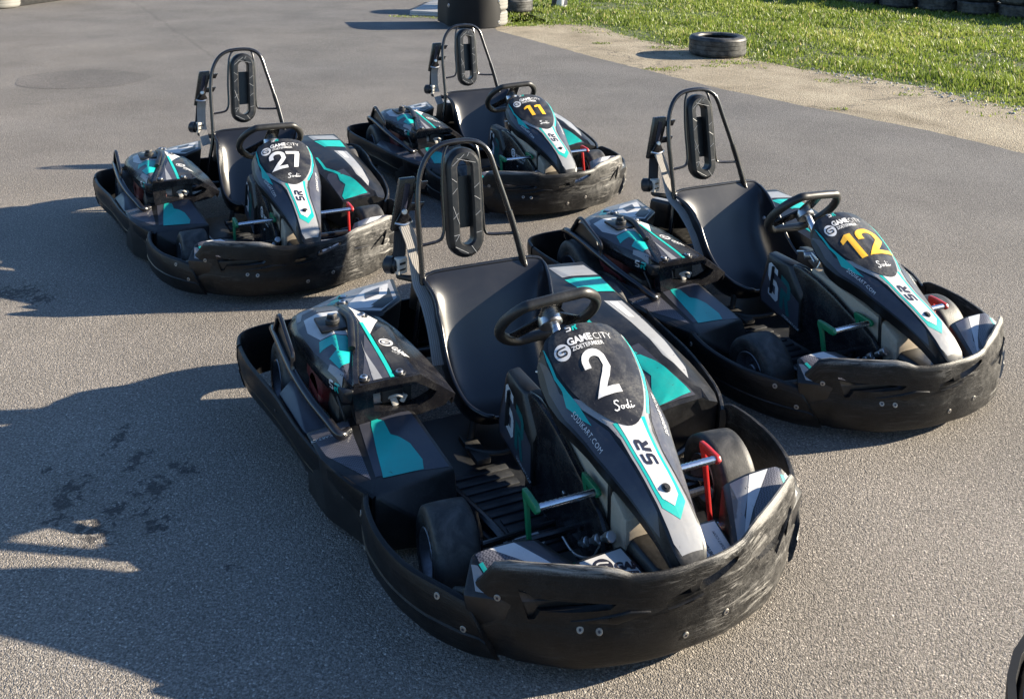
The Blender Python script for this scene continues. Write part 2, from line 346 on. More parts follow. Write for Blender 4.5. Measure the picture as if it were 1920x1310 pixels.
def bvh_of(*objs):
    V, F = [], []
    for o in objs:
        k = len(V); V += [v.co.copy() for v in o.data.vertices]; F += [[i + k for i in p.vertices] for p in o.data.polygons]
    return BVHTree.FromPolygons(V, F)
def modifier_mesh(o, setup):
    setup(o); dg = bpy.context.evaluated_depsgraph_get(); dg.update()
    me = bpy.data.meshes.new_from_object(o.evaluated_get(dg)); o.modifiers.clear(); old = o.data; o.data = me; me.name = old.name
    return o

# text outlines as 2D triangles
def text2d(s, size=1, bold=0, shear=0, spacing=1.0):
    cu = bpy.data.curves.new('txt', 'FONT'); cu.body = s; cu.size = size; cu.offset = bold; cu.shear = shear; cu.space_character = spacing
    cu.align_x = 'CENTER'; cu.align_y = 'CENTER'; cu.resolution_u = 3
    o = bpy.data.objects.new('txt', cu); C.objects.link(o)
    dg = bpy.context.evaluated_depsgraph_get(); dg.update()
    me = bpy.data.meshes.new_from_object(o.evaluated_get(dg))
    V = [(v.co.x, v.co.y) for v in me.vertices]; F = [tuple(p.vertices) for p in me.polygons]
    bpy.data.objects.remove(o); bpy.data.curves.remove(cu); bpy.data.meshes.remove(me)
    return V, F
def poly2d(P): return [tuple(p) for p in P], [tuple(range(len(P)))]
def stroke2d(P, w):
    L, Rr = [], []
    P = [Vector(p) for p in P]
    for i, p in enumerate(P):
        d1 = (p - P[i - 1]).normalized() if i else (P[1] - p).normalized()
        d2 = (P[i + 1] - p).normalized() if i < len(P) - 1 else d1
        t = (d1 + d2).normalized(); nrm = Vector((-t.y, t.x)); k = 1 / max(.45, nrm.dot(Vector((-d1.y, d1.x))))
        L.append(p + nrm * w * .5 * k); Rr.append(p - nrm * w * .5 * k)
    V = [tuple(v) for v in L] + [tuple(v) for v in Rr]; n = len(P)
    return V, [(i, i + 1, n + i + 1, n + i) for i in range(n - 1)]
def merge2d(*gs):
    V, F = [], []
    for v, f in gs:
        k = len(V); V += list(v); F += [tuple(i + k for i in q) for q in f]
    return V, F
def xf2d(g, sx=1, sy=None, dx=0, dy=0, rot=0, shear=0):
    sy = sx if sy is None else sy; c, s = math.cos(rot), math.sin(rot); out = []
    for x, y in g[0]:
        x, y = x * sx + y * shear * sx, y * sy; out.append((c * x - s * y + dx, s * x + c * y + dy))
    return out, g[1]
def disc2d(r, n=40, cx=0, cy=0): return poly2d([(cx + r * math.cos(2 * math.pi * i / n), cy + r * math.sin(2 * math.pi * i / n)) for i in range(n)])
def arc(cx, cy, r, a0, a1, n=10, ry=None):
    ry = ry or r
    return [(cx + r * math.cos(R(a0 + (a1 - a0) * i / n)), cy + ry * math.sin(R(a0 + (a1 - a0) * i / n))) for i in range(n + 1)]
def g_logo(fg=True):   # squarish G made of one folded stroke
    return stroke2d([(.52, .36), (.40, .40), (-.18, .40)] + arc(-.18, 0, .40, 90, 270, 10)[1:] + [(.20, -.40)] + arc(.20, -.2, .2, -90, 90, 8)[1:] + [(-.12, 0)], .17)
def sr_logo():
    s = stroke2d([(.42, .42), (.05, .42), (-.02, .36), (-.02, .10), (.04, .04), (.34, .04), (.40, -.02), (.40, -.30), (.34, -.36), (-.06, -.36)], .17)
    r = merge2d(stroke2d([(.62, .42), (.98, .42), (1.05, .36), (1.05, .12), (.99, .06), (.62, .06)], .17), stroke2d([(.68, .0), (.68, -.44)], .18), stroke2d([(.86, .04), (1.06, -.44)], .18))
    return xf2d(s, 1, shear=.22, dx=-.55), xf2d(r, 1, shear=.22, dx=-.55)
def script_sign():     # small handwritten word
    A = stroke2d([(.34, .42), (.26, .52), (.10, .50), (.06, .38), (.16, .28), (.24, .16), (.18, .02), (.02, -.02), (-.08, .06)], .075)
    o = stroke2d([(.44, .20)] + arc(.44, .11, .085, 90, 400, 12) + [(.58, .18)], .06)
    d = merge2d(stroke2d([(.80, .19)] + arc(.73, .11, .08, 60, 360, 10), .06), stroke2d([(.90, .50), (.83, .2), (.86, .03), (.95, .08)], .06))
    i = merge2d(stroke2d([(1.02, .22), (1.0, .04), (1.10, .07), (1.2, .14)], .06), disc2d(.04, 10, 1.06, .36))
    return xf2d(merge2d(A, o, d, i), 1, dx=-.55, dy=-.2)
def stamp(bm, bvh, g, frame, mi=0, off=.0012, maxlen=.012, cut=True):
    """lay a 2D outline on a surface: frame = (origin, u, v, cast direction)"""
    O, U, Vv, D = [Vector(q) for q in frame]; D = D.normalized()
    t = bmesh.new(); vs = [t.verts.new((x, y, 0)) for x, y in g[0]]
    for f in g[1]:
        try: t.faces.new([vs[i] for i in f])
        except ValueError: pass
    bmesh.ops.triangulate(t, faces=t.faces)
    su, sv = U.length, Vv.length
    for _ in range(5):
        lg = [e for e in t.edges if math.hypot((e.verts[0].co.x - e.verts[1].co.x) * su, (e.verts[0].co.y - e.verts[1].co.y) * sv) > maxlen]
        if not lg: break
        bmesh.ops.subdivide_edges(t, edges=lg, cuts=1); bmesh.ops.triangulate(t, faces=t.faces)
    mp = {}
    for v in t.verts:
        o = O + U * v.co.x + Vv * v.co.y
        h = bvh.ray_cast(o - D * .35, D)
        if h[0] is None: continue
        n = h[1] if h[1].dot(D) < 0 else -h[1]
        mp[v] = bm.verts.new(h[0] + n * off)
    nrm = -D
    for f in t.faces:
        if all(v in mp for v in f.verts):
            try: q = bm.faces.new([mp[v] for v in f.verts])
            except ValueError: continue
            q.normal_update()
            if q.normal.dot(nrm) < 0: q.normal_flip()
            q.material_index = mi
    t.free()

def empty(name, loc, rz=0):
    o = bpy.data.objects.new(name, None); C.objects.link(o); o.location = loc; o.rotation_euler = (0, 0, rz); o.empty_display_size = .2; return o
def tag(o, label, cat, group=None):
    o['label'] = label; o['category'] = cat
    if group: o['group'] = group
    return o

# ------------------------------------------------------------------ the kart (x forward, y to the driver's left)
def interp(tab, x):
    xs = [r[0] for r in tab]; out = []
    for k in range(1, len(tab[0])): out.append(float(np.interp(x, xs, [r[k] for r in tab])))
    return out
def resample(P, n):
    P = np.array(P, float); d = np.r_[0, np.cumsum(np.linalg.norm(np.diff(P, axis=0), axis=1))]
    t = np.linspace(0, d[-1], n); return np.stack([np.interp(t, d, P[:, k]) for k in range(P.shape[1])], 1)
def wall(bm, low, top, zb, zt, n, th=.010, bulge=.012, crease=None):
    """shell that follows two plan outlines (bottom and top edge)"""
    lo = resample([tuple(p) for p in smooth_path([(*p, 0) for p in low], 8)], n); tp = resample([tuple(p) for p in smooth_path([(*p, 0) for p in top], 8)], n)
    secs = []
    for i in range(n):
        t = i / (n - 1); a, b = Vector(lo[i][:2]), Vector(tp[i][:2])
        i0, i1 = max(i - 1, 0), min(i + 1, n - 1); d = Vector(tp[i1][:2]) - Vector(tp[i0][:2]); nr = Vector((d.y, -d.x)).normalized()
        z0, z1 = zb(t), zt(t); S_ = []
        for h, bl in ((0, -.5), (.05, 0), (.22, .45), (.40, .85), (.43, .62), (.7, 1.0), (.92, .65), (.975, .4), (1, -.15)):
            p = a.lerp(b, h) + nr * bulge * bl; S_.append((p.x, p.y, z0 + (z1 - z0) * h))
        for h in (1, .93, .6, .3, 0):
            p = a.lerp(b, h) - nr * (th if h < 1 else th * .75); S_.append((p.x, p.y, z0 + (z1 - z0) * h - (.0 if h < 1 else .001)))
        secs.append(S_)
    loft(bm, secs)
def mir(P): return [(x, -y) for x, y in P][::-1]

def build_kart():
    root = empty('go_kart', (0, 0, 0))
    # ---- front bumper: centre panel and two wrap-round ends
    lowR = [(.735, -.512), (.789, -.478), (.826, -.428), (.858, -.398), (.915, -.318), (.945, -.26), (.972, -.16), (.985, -.08)]
    topR = [(.725, -.512), (.782, -.478), (.829, -.438), (.872, -.372), (.922, -.285), (.965, -.2), (.992, -.12), (1.003, -.06)]
    low = lowR + [(.986, 0)] + mir(lowR); top = topR + [(1.004, 0)] + mir(topR)
    def ztop(t):
        s = min(t, 1 - t) * 2
        return float(np.interp(s, [0, .06, .13, .19, .25, .62, .68, .73, .8, 1], [.176, .19, .235, .282, .291, .293, .286, .274, .272, .274]))
    bm = bmesh.new(); wall(bm, low, top, lambda t: .045, ztop, 161, bulge=.013)
    fb = fin('front_bumper', bm, M['bumper'], root, angle=40)
    cut = bmesh.new()
    def slot(y0, y1, prof, mirror=False):
        P = [(a, b) for a, b in prof]
        if mirror: P = [(-a, b) for a, b in P][::-1]
        A = [cut.verts.new((.70, a, b)) for a, b in P]; B = [cut.verts.new((1.2, a, b)) for a, b in P]
        cut.faces.new(A[::-1]); cut.faces.new(B)
        for i in range(len(P)): cut.faces.new((A[i], A[(i + 1) % len(P)], B[(i + 1) % len(P)], B[i]))
    slot(0, 0, [(-.085, .198), (-.08, .208), (.02, .231), (.12, .252), (.135, .248), (.128, .238), (.06, .219), (-.02, .203)])
    side = [(-.405, .232), (-.392, .232), (-.375, .218), (-.27, .216), (-.20, .212), (-.215, .198), (-.30, .19), (-.36, .186), (-.37, .165), (-.383, .162), (-.39, .185)]
    slot(0, 0, side); slot(0, 0, side, True)
    bmesh.ops.recalc_face_normals(cut, faces=cut.faces)
    co = fin('cutter', cut, M['black'], None, smooth=False)
    def setup(o):
        b = o.modifiers.new('b', 'BOOLEAN'); b.operation = 'DIFFERENCE'; b.object = co; b.solver = 'EXACT'
    modifier_mesh(fb, setup); bpy.data.objects.remove(co)
    fb.data.polygons.foreach_set('use_smooth', [True] * len(fb.data.polygons)); fb.data.set_sharp_from_angle(angle=R(40))
    endlow = [(.30, -.605), (.40, -.622), (.478, -.615), (.556, -.603), (.611, -.587), (.692, -.556), (.744, -.524), (.789, -.488), (.832, -.438)]
    endtop = [(.305, -.607), (.36, -.623), (.44, -.630), (.52, -.624), (.605, -.602), (.655, -.578), (.70, -.55), (.745, -.52), (.79, -.485)]
    bumps_ = {}
    for sg in (1, -1):
        bm = bmesh.new()
        wall(bm, endlow if sg == 1 else mir(endlow), endtop if sg == 1 else mir(endtop), lambda t: .042,
             lambda t: float(np.interp(t if sg == 1 else 1 - t, [0, .05, .12, .5, .85, .97, 1], [.195, .205, .203, .194, .186, .178, .160])), 70, bulge=.014)
        for v in bm.verts: v.co += Vector((v.co.x - .4, v.co.y, 0)).normalized() * .004
        e = fin('bumper_corner', bm, M['bumper'], root, angle=40); bumps_[sg] = e
    def fold(P, push):
        t_ = bvh_of(fb); Q = []
        for y, z in P:
            h = t_.ray_cast(Vector((1.3, y, z)), Vector((-1, 0, 0)))
            if h[0]: Q += [h[0] + Vector((-.004, 0, 0)), h[0] + Vector((push, 0, -.004))]
        return Q
    bm = bmesh.new(); bm.from_mesh(fb.data)
    hull(bm, fold([(-.082, .190), (-.07, .203), (.0, .210), (.02, .204), (-.02, .194)], .009), .003); hull(bm, fold([(.27, .20), (.30, .175), (.34, .205), (.40, .232), (.33, .215)], .008), .003); hull(bm, fold([(-.30, .172), (-.22, .182), (-.17, .196), (-.12, .19), (-.2, .165)], .005), .003)
    bm.to_mesh(fb.data); bm.free(); fb.data.polygons.foreach_set('use_smooth', [True] * len(fb.data.polygons)); fb.data.set_sharp_from_angle(angle=R(40))
    # bolts on the bumper
    def bolts(parent, bvh, pts, r=.0085, m='boltsteel'):
        for (o, d) in pts:
            h = bvh.ray_cast(Vector(o), Vector(d).normalized())
            if h[0] is None: continue
            b = bmesh.new(); n = h[1] if h[1].dot(Vector(d)) < 0 else -h[1]
            cyl(b, h[0] - n * .002, h[0] + n * .0025, r, 14, bev=.001); cyl(b, h[0] + n * .0024, h[0] + n * .0032, r * .42, 6, mi=1)
            fin('bolt', b, [M[m], M['ink']], parent)
    bv = bvh_of(fb)
    F = [((1.3, y, z), (-1, -y * .2, 0)) for y, z in ((-.30, .150), (-.255, .146), (-.02, .095), (.105, .118))] + [((1.2, -.62, .205), (-.62, .3, 0))]
    bolts(fb, bv, F)
    for sg in (1, -1):
        bolts(bumps_[sg], bvh_of(bumps_[sg]), [((.75, -1.1 * sg, .165), (-.05, sg, 0)), ((.83, -1.1 * sg, .11), (-.08, sg, 0)), ((.34, -1.1 * sg, .165), (0, sg, 0)), ((.36, -1.1 * sg, .075), (0, sg, 0))])
    # ---- side bumpers
    slow = [(.315, -.585), (.207, -.619), (.084, -.65), (-.036, -.68), (-.233, -.70), (-.441, -.732), (-.62, -.765), (-.70, -.772)]
    stop = [(.32, -.592), (.22, -.645), (.098, -.682), (-.069, -.715), (-.2, -.73), (-.337, -.745), (-.558, -.785), (-.70, -.795)]
    for sg in (1, -1):
        bm = bmesh.new(); zt = lambda t: float(np.interp(t if sg == 1 else 1 - t, [0, .1, .4, .7, 1], [.188, .196, .205, .207, .215]))
        L, T = slow[::-1], stop[::-1]
        if sg == 1: wall(bm, L, T, lambda t: .055, lambda t: zt(1 - t), 60, bulge=.012)
        else: wall(bm, mir(L), mir(T), lambda t: .055, lambda t: zt(1 - t), 60, bulge=.012)
        sb = fin('side_bumper', bm, M['bumper'], root, angle=40)
        bolts(sb, bvh_of(sb), [((.2, -1.2 * sg, .13), (0, sg, 0)), ((.03, -1.2 * sg, .10), (0, sg, 0)), ((-.3, -1.2 * sg, .16), (0, sg, 0))], .006, 'engine')
    # ---- rear bumper
    rl = [(-.705, -.778), (-.76, -.765), (-.79, -.72), (-.81, -.60), (-.82, -.3), (-.822, 0)]
    rt = [(-.705, -.797), (-.775, -.782), (-.808, -.735), (-.822, -.61), (-.826, -.3), (-.828, 0)]
    bm = bmesh.new(); rlow = [(x, -y) for x, y in rl] + [(x, y) for x, y in rl[::-1]][1:]; rtop = [(x, -y) for x, y in rt] + [(x, y) for x, y in rt[::-1]][1:]
    wall(bm, rlow, rtop, lambda t: .055, lambda t: .218 + .012 * math.sin(math.pi * min(1, min(t, 1 - t) * 8) * .5), 110, bulge=.012)
    rb_ = fin('rear_bumper', bm, M['bumper'], root, angle=40)
    # ---- chassis frame
    bm = bmesh.new()
    for sg in (1, -1):
        tube(bm, [(-.72, .30 * sg, .075), (-.3, .31 * sg, .06), (.1, .31 * sg, .055), (.4, .26 * sg, .055), (.7, .24 * sg, .06), (.88, .22 * sg, .08)], .016)
        tube(bm, [(.34, .30 * sg, .07), (.52, .36 * sg, .11), (.525, .40 * sg, .125)], .016); tube(bm, [(.50, .12 * sg, .1), (.53, .42 * sg, .115)], .009)
        tube(bm, [(-.45, .30 * sg, .07), (-.3, .62 * sg, .08), (.2, .58 * sg, .08), (.36, .30 * sg, .07)], .013)
        tube(bm, [(.82, .30 * sg, .16), (.80, .40 * sg, .13), (.74, .46 * sg, .12)], .011)
    tube(bm, [(.88, -.22, .08), (.9, 0, .08), (.88, .22, .08)], .016); tube(bm, [(-.72, -.3, .075), (-.74, 0, .075), (-.72, .3, .075)], .016)
    cyl(bm, (-.534, -.62, .142), (-.534, .62, .142), .02); tube(bm, [(.62, -.3, .16), (.64, 0, .17), (.62, .3, .16)], .011)
    fin('chassis_frame', bm, M['tube'], root)
    # ---- floor tray with ribs
    bm = bmesh.new(); prism(bm, [(-.25, -.30), (.35, -.30), (.62, -.22), (.86, -.20), (.86, .20), (.62, .22), (.35, .30), (-.25, .30)], .032, .040, 'xy', .002)
    for i in range(22):
        x = -.1 + i * .042; w = .285 if x < .34 else .22
        for sg in (1, -1):
            if x > .1: box(bm, (x, sg * (w / 2 + .045), .043), (.026, w - .09, .006), bev=.002)
    fl = fin('floor_tray', bm, plastic('dark_floor_tray', (.022, .024, .028), .4, .3), root)
    b2 = bmesh.new(); stamp(b2, bvh_of(fl), poly2d([(-.05, -.05), (.05, -.05), (.05, .05), (-.05, .05)]), ((.49, -.19, .1), (0, .9, 0), (-.9, 0, 0), (0, 0, -1)), 0)
    stamp(b2, bvh_of(fl), text2d('SODI', .026, .001), ((.485, -.19, .1), (0, 1, 0), (-1, 0, 0), (0, 0, -1)), 1, .0022)
    fin('sticker', b2, [M['white'], M['ink']], fl, recalc=False)
    # ---- wheels
    def wheel(x, yc, rad, wid, sg, steer=0):
        w = bpy.data.objects.new('wheel', None); C.objects.link(w); w.parent = root; w.location = (x, yc, rad); w.rotation_euler = (0, 0, steer)
        h = wid / 2; bm = bmesh.new(); ri = .069 if rad > .13 else .064
        prof = [(-h * .82, ri), (-h * .98, ri + .012), (-h, rad * .72), (-h * .97, rad * .90), (-h * .86, rad * .985), (-h * .55, rad), (0, rad * 1.003), (h * .55, rad), (h * .86, rad * .985), (h * .97, rad * .90), (h, rad * .72), (h * .98, ri + .012), (h * .82, ri)]
        lathe(bm, prof, (0, 0, 0), seg=56)
        for s_ in (-1, 1):
            for rr_ in (rad * .80, rad * .62 if rad > .13 else rad * .66): tube(bm, [(rr_ * math.cos(2 * math.pi * k / 40), s_ * h * .985, rr_ * math.sin(2 * math.pi * k / 40)) for k in range(40)], .0012, raw=True, closed=True, seg=5)
            for k in range(26):
                if k % 13 < 8: a_ = 2 * math.pi * k / 30 + .4; box(bm, (rad * .71 * math.cos(a_), s_ * h * 1.0, rad * .71 * math.sin(a_)), (.008, .0025, .006), Matrix.Rotation(-a_, 3, 'Y'), 0)
        fin('tyre', bm, M['tyre'], w, angle=60)
        bm = bmesh.new()
        q_ = ri / .069; prof = [(-h * .95, .0735), (-h * .99, .0715), (-h * .93, .067), (-h * .45, .058), (-h * .3, .045), (h * .0, .043), (h * .3, .045), (h * .45, .058), (h * .93, .067), (h * .99, .0715), (h * .95, .0735), (h * .7, .069), (0, .062), (-h * .7, .069)]
        lathe(bm, [(a_, b_ * q_) for a_, b_ in prof], (0, 0, 0), seg=40); cyl(bm, (0, -h * .35, 0), (0, h * .35, 0), .047 * q_, 24)
        s = -1 if yc < 0 else 1
        cyl(bm, (0, s * h * .3, 0), (0, s * h * .75, 0), .019, 16, bev=.003)
        for k in range(3): a = 2.1 * k + .4; cyl(bm, (.033 * math.cos(a), s * h * .3, .033 * math.sin(a)), (.033 * math.cos(a), s * h * .48, .033 * math.sin(a)), .007, 6)
        fin('rim', bm, M['rim'], w)
    wheel(.52, -.447, .120, .125, -1); wheel(.52, .430, .120, .125, 1)
    wheel(-.534, -.60, .140, .185, -1); wheel(-.534, .60, .140, .185, 1)
    # ---- right side pod (in front of the engine)
    bm = bmesh.new()
    fo, fi, ri_, rm, ro, so = (.272, -.575, .200), (.256, -.325, .170), (.02, -.375, .245), (-.035, -.556, .232), (-.05, -.70, .206), (.16, -.672, .199)
    hull(bm, [fo, fi, ri_, rm, ro, so, (.318, -.588, .188), (.10, -.69, .203), (.262, -.585, .015), (.245, -.325, .015), (.02, -.375, .015), (-.05, -.69, .015), (.1, -.67, .015), (.33, -.59, .03), (.36, -.35, .02)], .007)  # bottom reaches almost to the ground, shaped to block low sun
    pr = fin('side_pod', bm, M['black'], root, angle=25); bp_ = bvh_of(pr)
    st = bmesh.new(); FR = ((0, 0, .3), (1, 0, 0), (0, 1, 0), (0, 0, -1))
    stamp(st, bp_, poly2d([(.255, -.568), (.246, -.34), (.022, -.39), (-.02, -.545)]), FR, 0, .0008)
    stamp(st, bp_, poly2d([(.262, -.548), (.246, -.42), (.212, -.412), (.15, -.43), (.10, -.475), (.03, -.475), (.0, -.505), (.03, -.515), (.16, -.535)]), FR, 1, .0016)
    stamp(st, bp_, poly2d([(.258, -.582), (.10, -.672), (-.035, -.692), (-.028, -.574), (.12, -.578)]), FR, 2, .0008)
    stamp(st, bp_, xf2d(text2d('SODIKART.COM', .017), 1, rot=R(-97), dx=.015, dy=-.655), FR, 3, .0018)
    carbon = plastic('carbon_weave_sticker', (.06, .062, .075), .32, .15, bumps=0, chip=.85)
    nt = carbon.node_tree; ck = nd(nt, 'ShaderNodeTexChecker'); ck.inputs['Scale'].default_value = 210; lk(nt, coords(nt), ck.inputs[0])
    ck.inputs[1].default_value = (.035, .036, .046, 1); ck.inputs[2].default_value = (.10, .10, .12, 1)
    lk(nt, ck.outputs[0], nt.nodes['Principled BSDF'].inputs['Base Color']); M['carbon'] = carbon
    fin('sticker', st, [M['charcoal'], M['teal'], M['carbon'], M['white']], pr, recalc=False)
    # lower panel beside the engine
    bm = bmesh.new(); hull(bm, [(-.36, -.72, .185), (-.40, -.665, .21), (-.05, -.60, .215), (-.06, -.70, .195), (-.36, -.70, .02), (-.05, -.62, .02), (-.4, -.66, .02)], .006)  # lower edge drawn down as a blocker for low sun
    fin('engine_side_panel', bm, M['charcoal'], root, angle=25)
    # ---- left side pod, long crest from the seat down to the front corner
    tabc = [(-.66, .30, .34, .40, .345, .60, .335, .70, .24), (-.5, .30, .355, .43, .352, .585, .34, .70, .225), (-.3, .30, .335, .45, .335, .57, .322, .695, .212), (-.12, .30, .31, .465, .325, .565, .312, .675, .207),
            (.03, .325, .275, .475, .310, .565, .295, .66, .203), (.14, .35, .238, .488, .278, .565, .262, .64, .20), (.22, .362, .208, .508, .237, .56, .228, .618, .197), (.262, .368, .194, .53, .207, .562, .205, .595, .194)]
    secs = []
    for x in np.linspace(-.66, .262, 24):
        yi, zi, yc, zc, yo, zo, ys, zs = interp(tabc, x)
        xf = x + .02 * max(0, (x - .1) / .16)
        secs.append([(x, yi - .01, .06), (x, yi, zi - .03), (x, yi + .006, zi), (x, yi + (yc - yi) * .5, zi + (zc - zi) * .5 + .002), (x, yc, zc), (x, yc + .025, zc + .002), (xf, yo, zo), (xf, ys, zs), (xf, ys - .012, .06)])
    bm = bmesh.new(); loft(bm, secs); pl = fin('side_pod', bm, M['black'], root, angle=22); bl = bvh_of(pl)
    st = bmesh.new()
    stamp(st, bl, poly2d([(.25, .53), (.246, .375), (.15, .36), (.05, .345), (.02, .36), (.02, .45), (.14, .475)]), FR, 0, .0008)
    stamp(st, bl, poly2d([(.24, .517), (.246, .385), (.215, .382), (.15, .42), (.105, .403), (.055, .405), (.065, .43), (.11, .462)]), FR, 1, .0016)
    stamp(st, bl, poly2d([(.20, .535), (.10, .498), (-.1, .492), (-.28, .482), (-.28, .56), (0, .555), (.16, .552)]), FR, 2, .0008)
    stamp(st, bl, poly2d([(-.14, .507), (-.27, .500), (-.27, .535), (-.14, .532)]), FR, 3, .0016)
    stamp(st, bl, poly2d([(.055, .425), (-.05, .368), (-.20, .362), (-.20, .35), (-.04, .354), (.06, .41)]), FR, 1, .0016)
    stamp(st, bl, poly2d([(-.36, .45), (-.36, .58), (-.48, .58), (-.48, .42)]), FR, 1, .0010)
    stamp(st, bl, poly2d([(-.50, .42), (-.50, .58), (-.62, .58), (-.62, .42)]), FR, 2, .0010)
    fin('sticker', st, [M['charcoal'], M['teal'], M['silver'], M['white']], pl, recalc=False)
    # ---- engine cover
    tab = [(-.56, -.640, .345, -.57, .372, -.468, .372, -.45, .366, -.43, .350), (-.50, -.655, .350, -.57, .388, -.465, .386, -.43, .370, -.40, .356), (-.42, -.657, .352, -.565, .400, -.463, .396, -.385, .369, -.35, .357), (-.33, -.650, .351, -.555, .405, -.468, .397, -.350, .365, -.32, .348), (-.24, -.641, .350, -.56, .400, -.492, .392, -.355, .361, -.29, .325),
           (-.15, -.628, .347, -.57, .389, -.517, .380, -.36, .357, -.262, .302), (-.06, -.606, .344, -.575, .371, -.543, .366, -.36, .355, -.243, .281), (.01, -.570, .340, -.565, .350, -.558, .353, -.352, .347, -.230, .262)]
    secs = []
    for x in np.linspace(-.56, .01, 30):
        yo, zo, ym, zm, yr, zr, yi, zi, yf, zf = interp(tab, x)
        top_ = [(x, yo + .012, zo - .055), (x, yo, zo - .012), (x, yo + .008, zo + .004), (x, (yo + ym) / 2, (zo + zm) / 2 + .006), (x, ym, zm), (x, yr - .012, zr - .001), (x, yr - .006, zr + .006), (x, yr + .008, zr + .006), (x, yr + .014, zr - .003),
                (x, (yr + yi) / 2, (zr + zi) / 2 + .002), (x, yi, zi), (x, yi + .008, zi - .006), (x, (yi + yf) / 2, (zi + zf) / 2 - .004), (x, yf, zf), (x, yf - .004, zf - .02)]
        inn = [(a, b + (.012 if b < -.5 else -.008), c - .012) for a, b, c in top_[::-1]]
        secs.append(top_ + inn)
    bm = bmesh.new(); loft(bm, secs)
    # front frame with its opening
    out = [(-.572, .344), (-.35, .349), (-.232, .262), (-.27, .232), (-.345, .222), (-.40, .216), (-.556, .232)]
    hole = [(-.505, .318), (-.355, .322), (-.295, .285), (-.31, .268), (-.352, .252), (-.40, .246), (-.50, .262)]
    A = [bm.verts.new((.013, a, b)) for a, b in out]; B = [bm.verts.new((.016, a, b)) for a, b in hole]; A2 = [bm.verts.new((-.03, a, b)) for a, b in out]; B2 = [bm.verts.new((-.03, a, b)) for a, b in hole]
    n = len(A)
    for i in range(n):
        j = (i + 1) % n
        bm.faces.new((A[i], A[j], B[j], B[i])); bm.faces.new((B[i], B[j], B2[j], B2[i])); bm.faces.new((A[i], A2[i], A2[j], A[j]))
    ec = fin('engine_cover', bm, M['blackgloss'], root, angle=32); be = bvh_of(ec)
    st = bmesh.new()
    stamp(st, be, poly2d([(-.55, -.625), (-.42, -.643), (-.24, -.628), (-.08, -.597), (-.03, -.578), (-.12, -.537), (-.3, -.488), (-.50, -.482), (-.55, -.49)]), FR, 0, .0008)
    stamp(st, be, poly2d([(-.45, -.615), (-.45, -.50), (-.36, -.497), (-.25, -.515), (-.27, -.60), (-.36, -.622)]), FR, 1, .0014)
    stamp(st, be, poly2d([(-.265, -.605), (-.245, -.52), (-.19, -.515), (-.10, -.548), (-.08, -.585), (-.15, -.60), (-.17, -.57), (-.21, -.575), (-.215, -.615)]), FR, 2, .0016)
    stamp(st, be, poly2d([(-.50, -.51), (-.50, -.56), (-.46, -.57), (-.46, -.51)]), FR, 0, .002)
    stamp(st, be, poly2d([(.0, -.535), (.0, -.44), (-.06, -.435), (-.25, -.458), (-.10, -.50)]), FR, 0, .0008)
    stamp(st, be, poly2d([(.003, -.445), (.003, -.432), (-.12, -.432), (-.33, -.440), (-.33, -.452), (-.12, -.446)]), FR, 2, .0018)
    stamp(st, be, poly2d([(-.52, -.455), (-.34, -.449), (-.25, -.438), (-.37, -.375), (-.45, -.42)]), FR, 1, .0012)
    stamp(st, be, poly2d([(.003, -.428), (.003, -.37), (-.2, -.368), (-.32, -.372), (-.25, -.432), (-.1, -.428)]), FR, 3, .0012)
    stamp(st, be, poly2d([(-.03, -.590), (-.12, -.612), (-.13, -.602), (-.05, -.578)]), FR, 5, .0018); stamp(st, be, poly2d([(.0, -.50), (.0, -.47), (-.16, -.485), (-.22, -.478)]), FR, 5, .0016); stamp(st, be, poly2d([(-.47, -.635), (-.54, -.62), (-.54, -.56), (-.50, -.57), (-.50, -.61), (-.46, -.622)]), FR, 5, .0016)
    FT = ((-.185, -.40, .5), (.2, -.98, 0), (.98, .2, 0), (0, 0, -1))   # reads from the driver's seat side
    FG = ((-.20, -.398, .5), (0, 1, 0), (-1, 0, 0), (0, 0, -1))
    stamp(st, be, disc2d(.024), FG, 1, .0020); stamp(st, be, xf2d(g_logo(), .030), FG, 4, .0028)
    stamp(st, be, xf2d(text2d('GAME', .026, .0012), 1, rot=R(-65), dx=.028, dy=-.062), FG, 1, .0022)
    stamp(st, be, xf2d(text2d('CITY', .015), 1, rot=R(-65), dx=.012, dy=-.068), FG, 1, .0022)
    s_, r_ = sr_logo(); FS = ((-.06, -.9, .325), (.04, .0, 0), (0, 0, .04), (0, 1, 0))
    for g_, k in ((s_, 1), (r_, 2)): stamp(st, be, g_, ((-.07, -.72, .322), (.045, 0, 0), (0, 0, .032), (0, 1, 0)), k, .0018)
    fin('sticker', st, [M['charcoal'], M['white'], M['teal'], M['oval'], M['ink'], M['silver']], ec, recalc=False)
    for x, y in ((0 - .018, -.525), (-.015, -.41), (-.395, -.425), (-.53, -.458)):
        h = be.ray_cast(Vector((x, y, .6)), Vector((0, 0, -1)))
        b = bmesh.new(); p = h[0]
        cyl(b, p - Vector((0, 0, .004)), p + Vector((0, 0, .003)), .021, 22, bev=.002); cyl(b, p + Vector((0, 0, .002)), p + Vector((0, 0, .009)), .0125, 14, bev=.002, mi=1); cyl(b, p + Vector((0, 0, .008)), p + Vector((0, 0, .0098)), .006, 6, mi=0)
        fin('fastener', b, [M['black'], M['alu']], ec)
    b = bmesh.new(); box(b, (-.335, -.545, .404), (.115, .10, .012), bev=.004); cyl(b, (-.33, -.545, .408), (-.33, -.545, .425), .024, 20, bev=.003, mi=1)
    for k in range(3): a = k * 2.1; box(b, (-.33 + .008 * math.cos(a), -.545 + .008 * math.sin(a), .43), (.022, .007, .012), Matrix.Rotation(a, 3, 'Z'), .002, 1)
    fin('fuel_cap', b, [M['black'], M['engine']], ec)
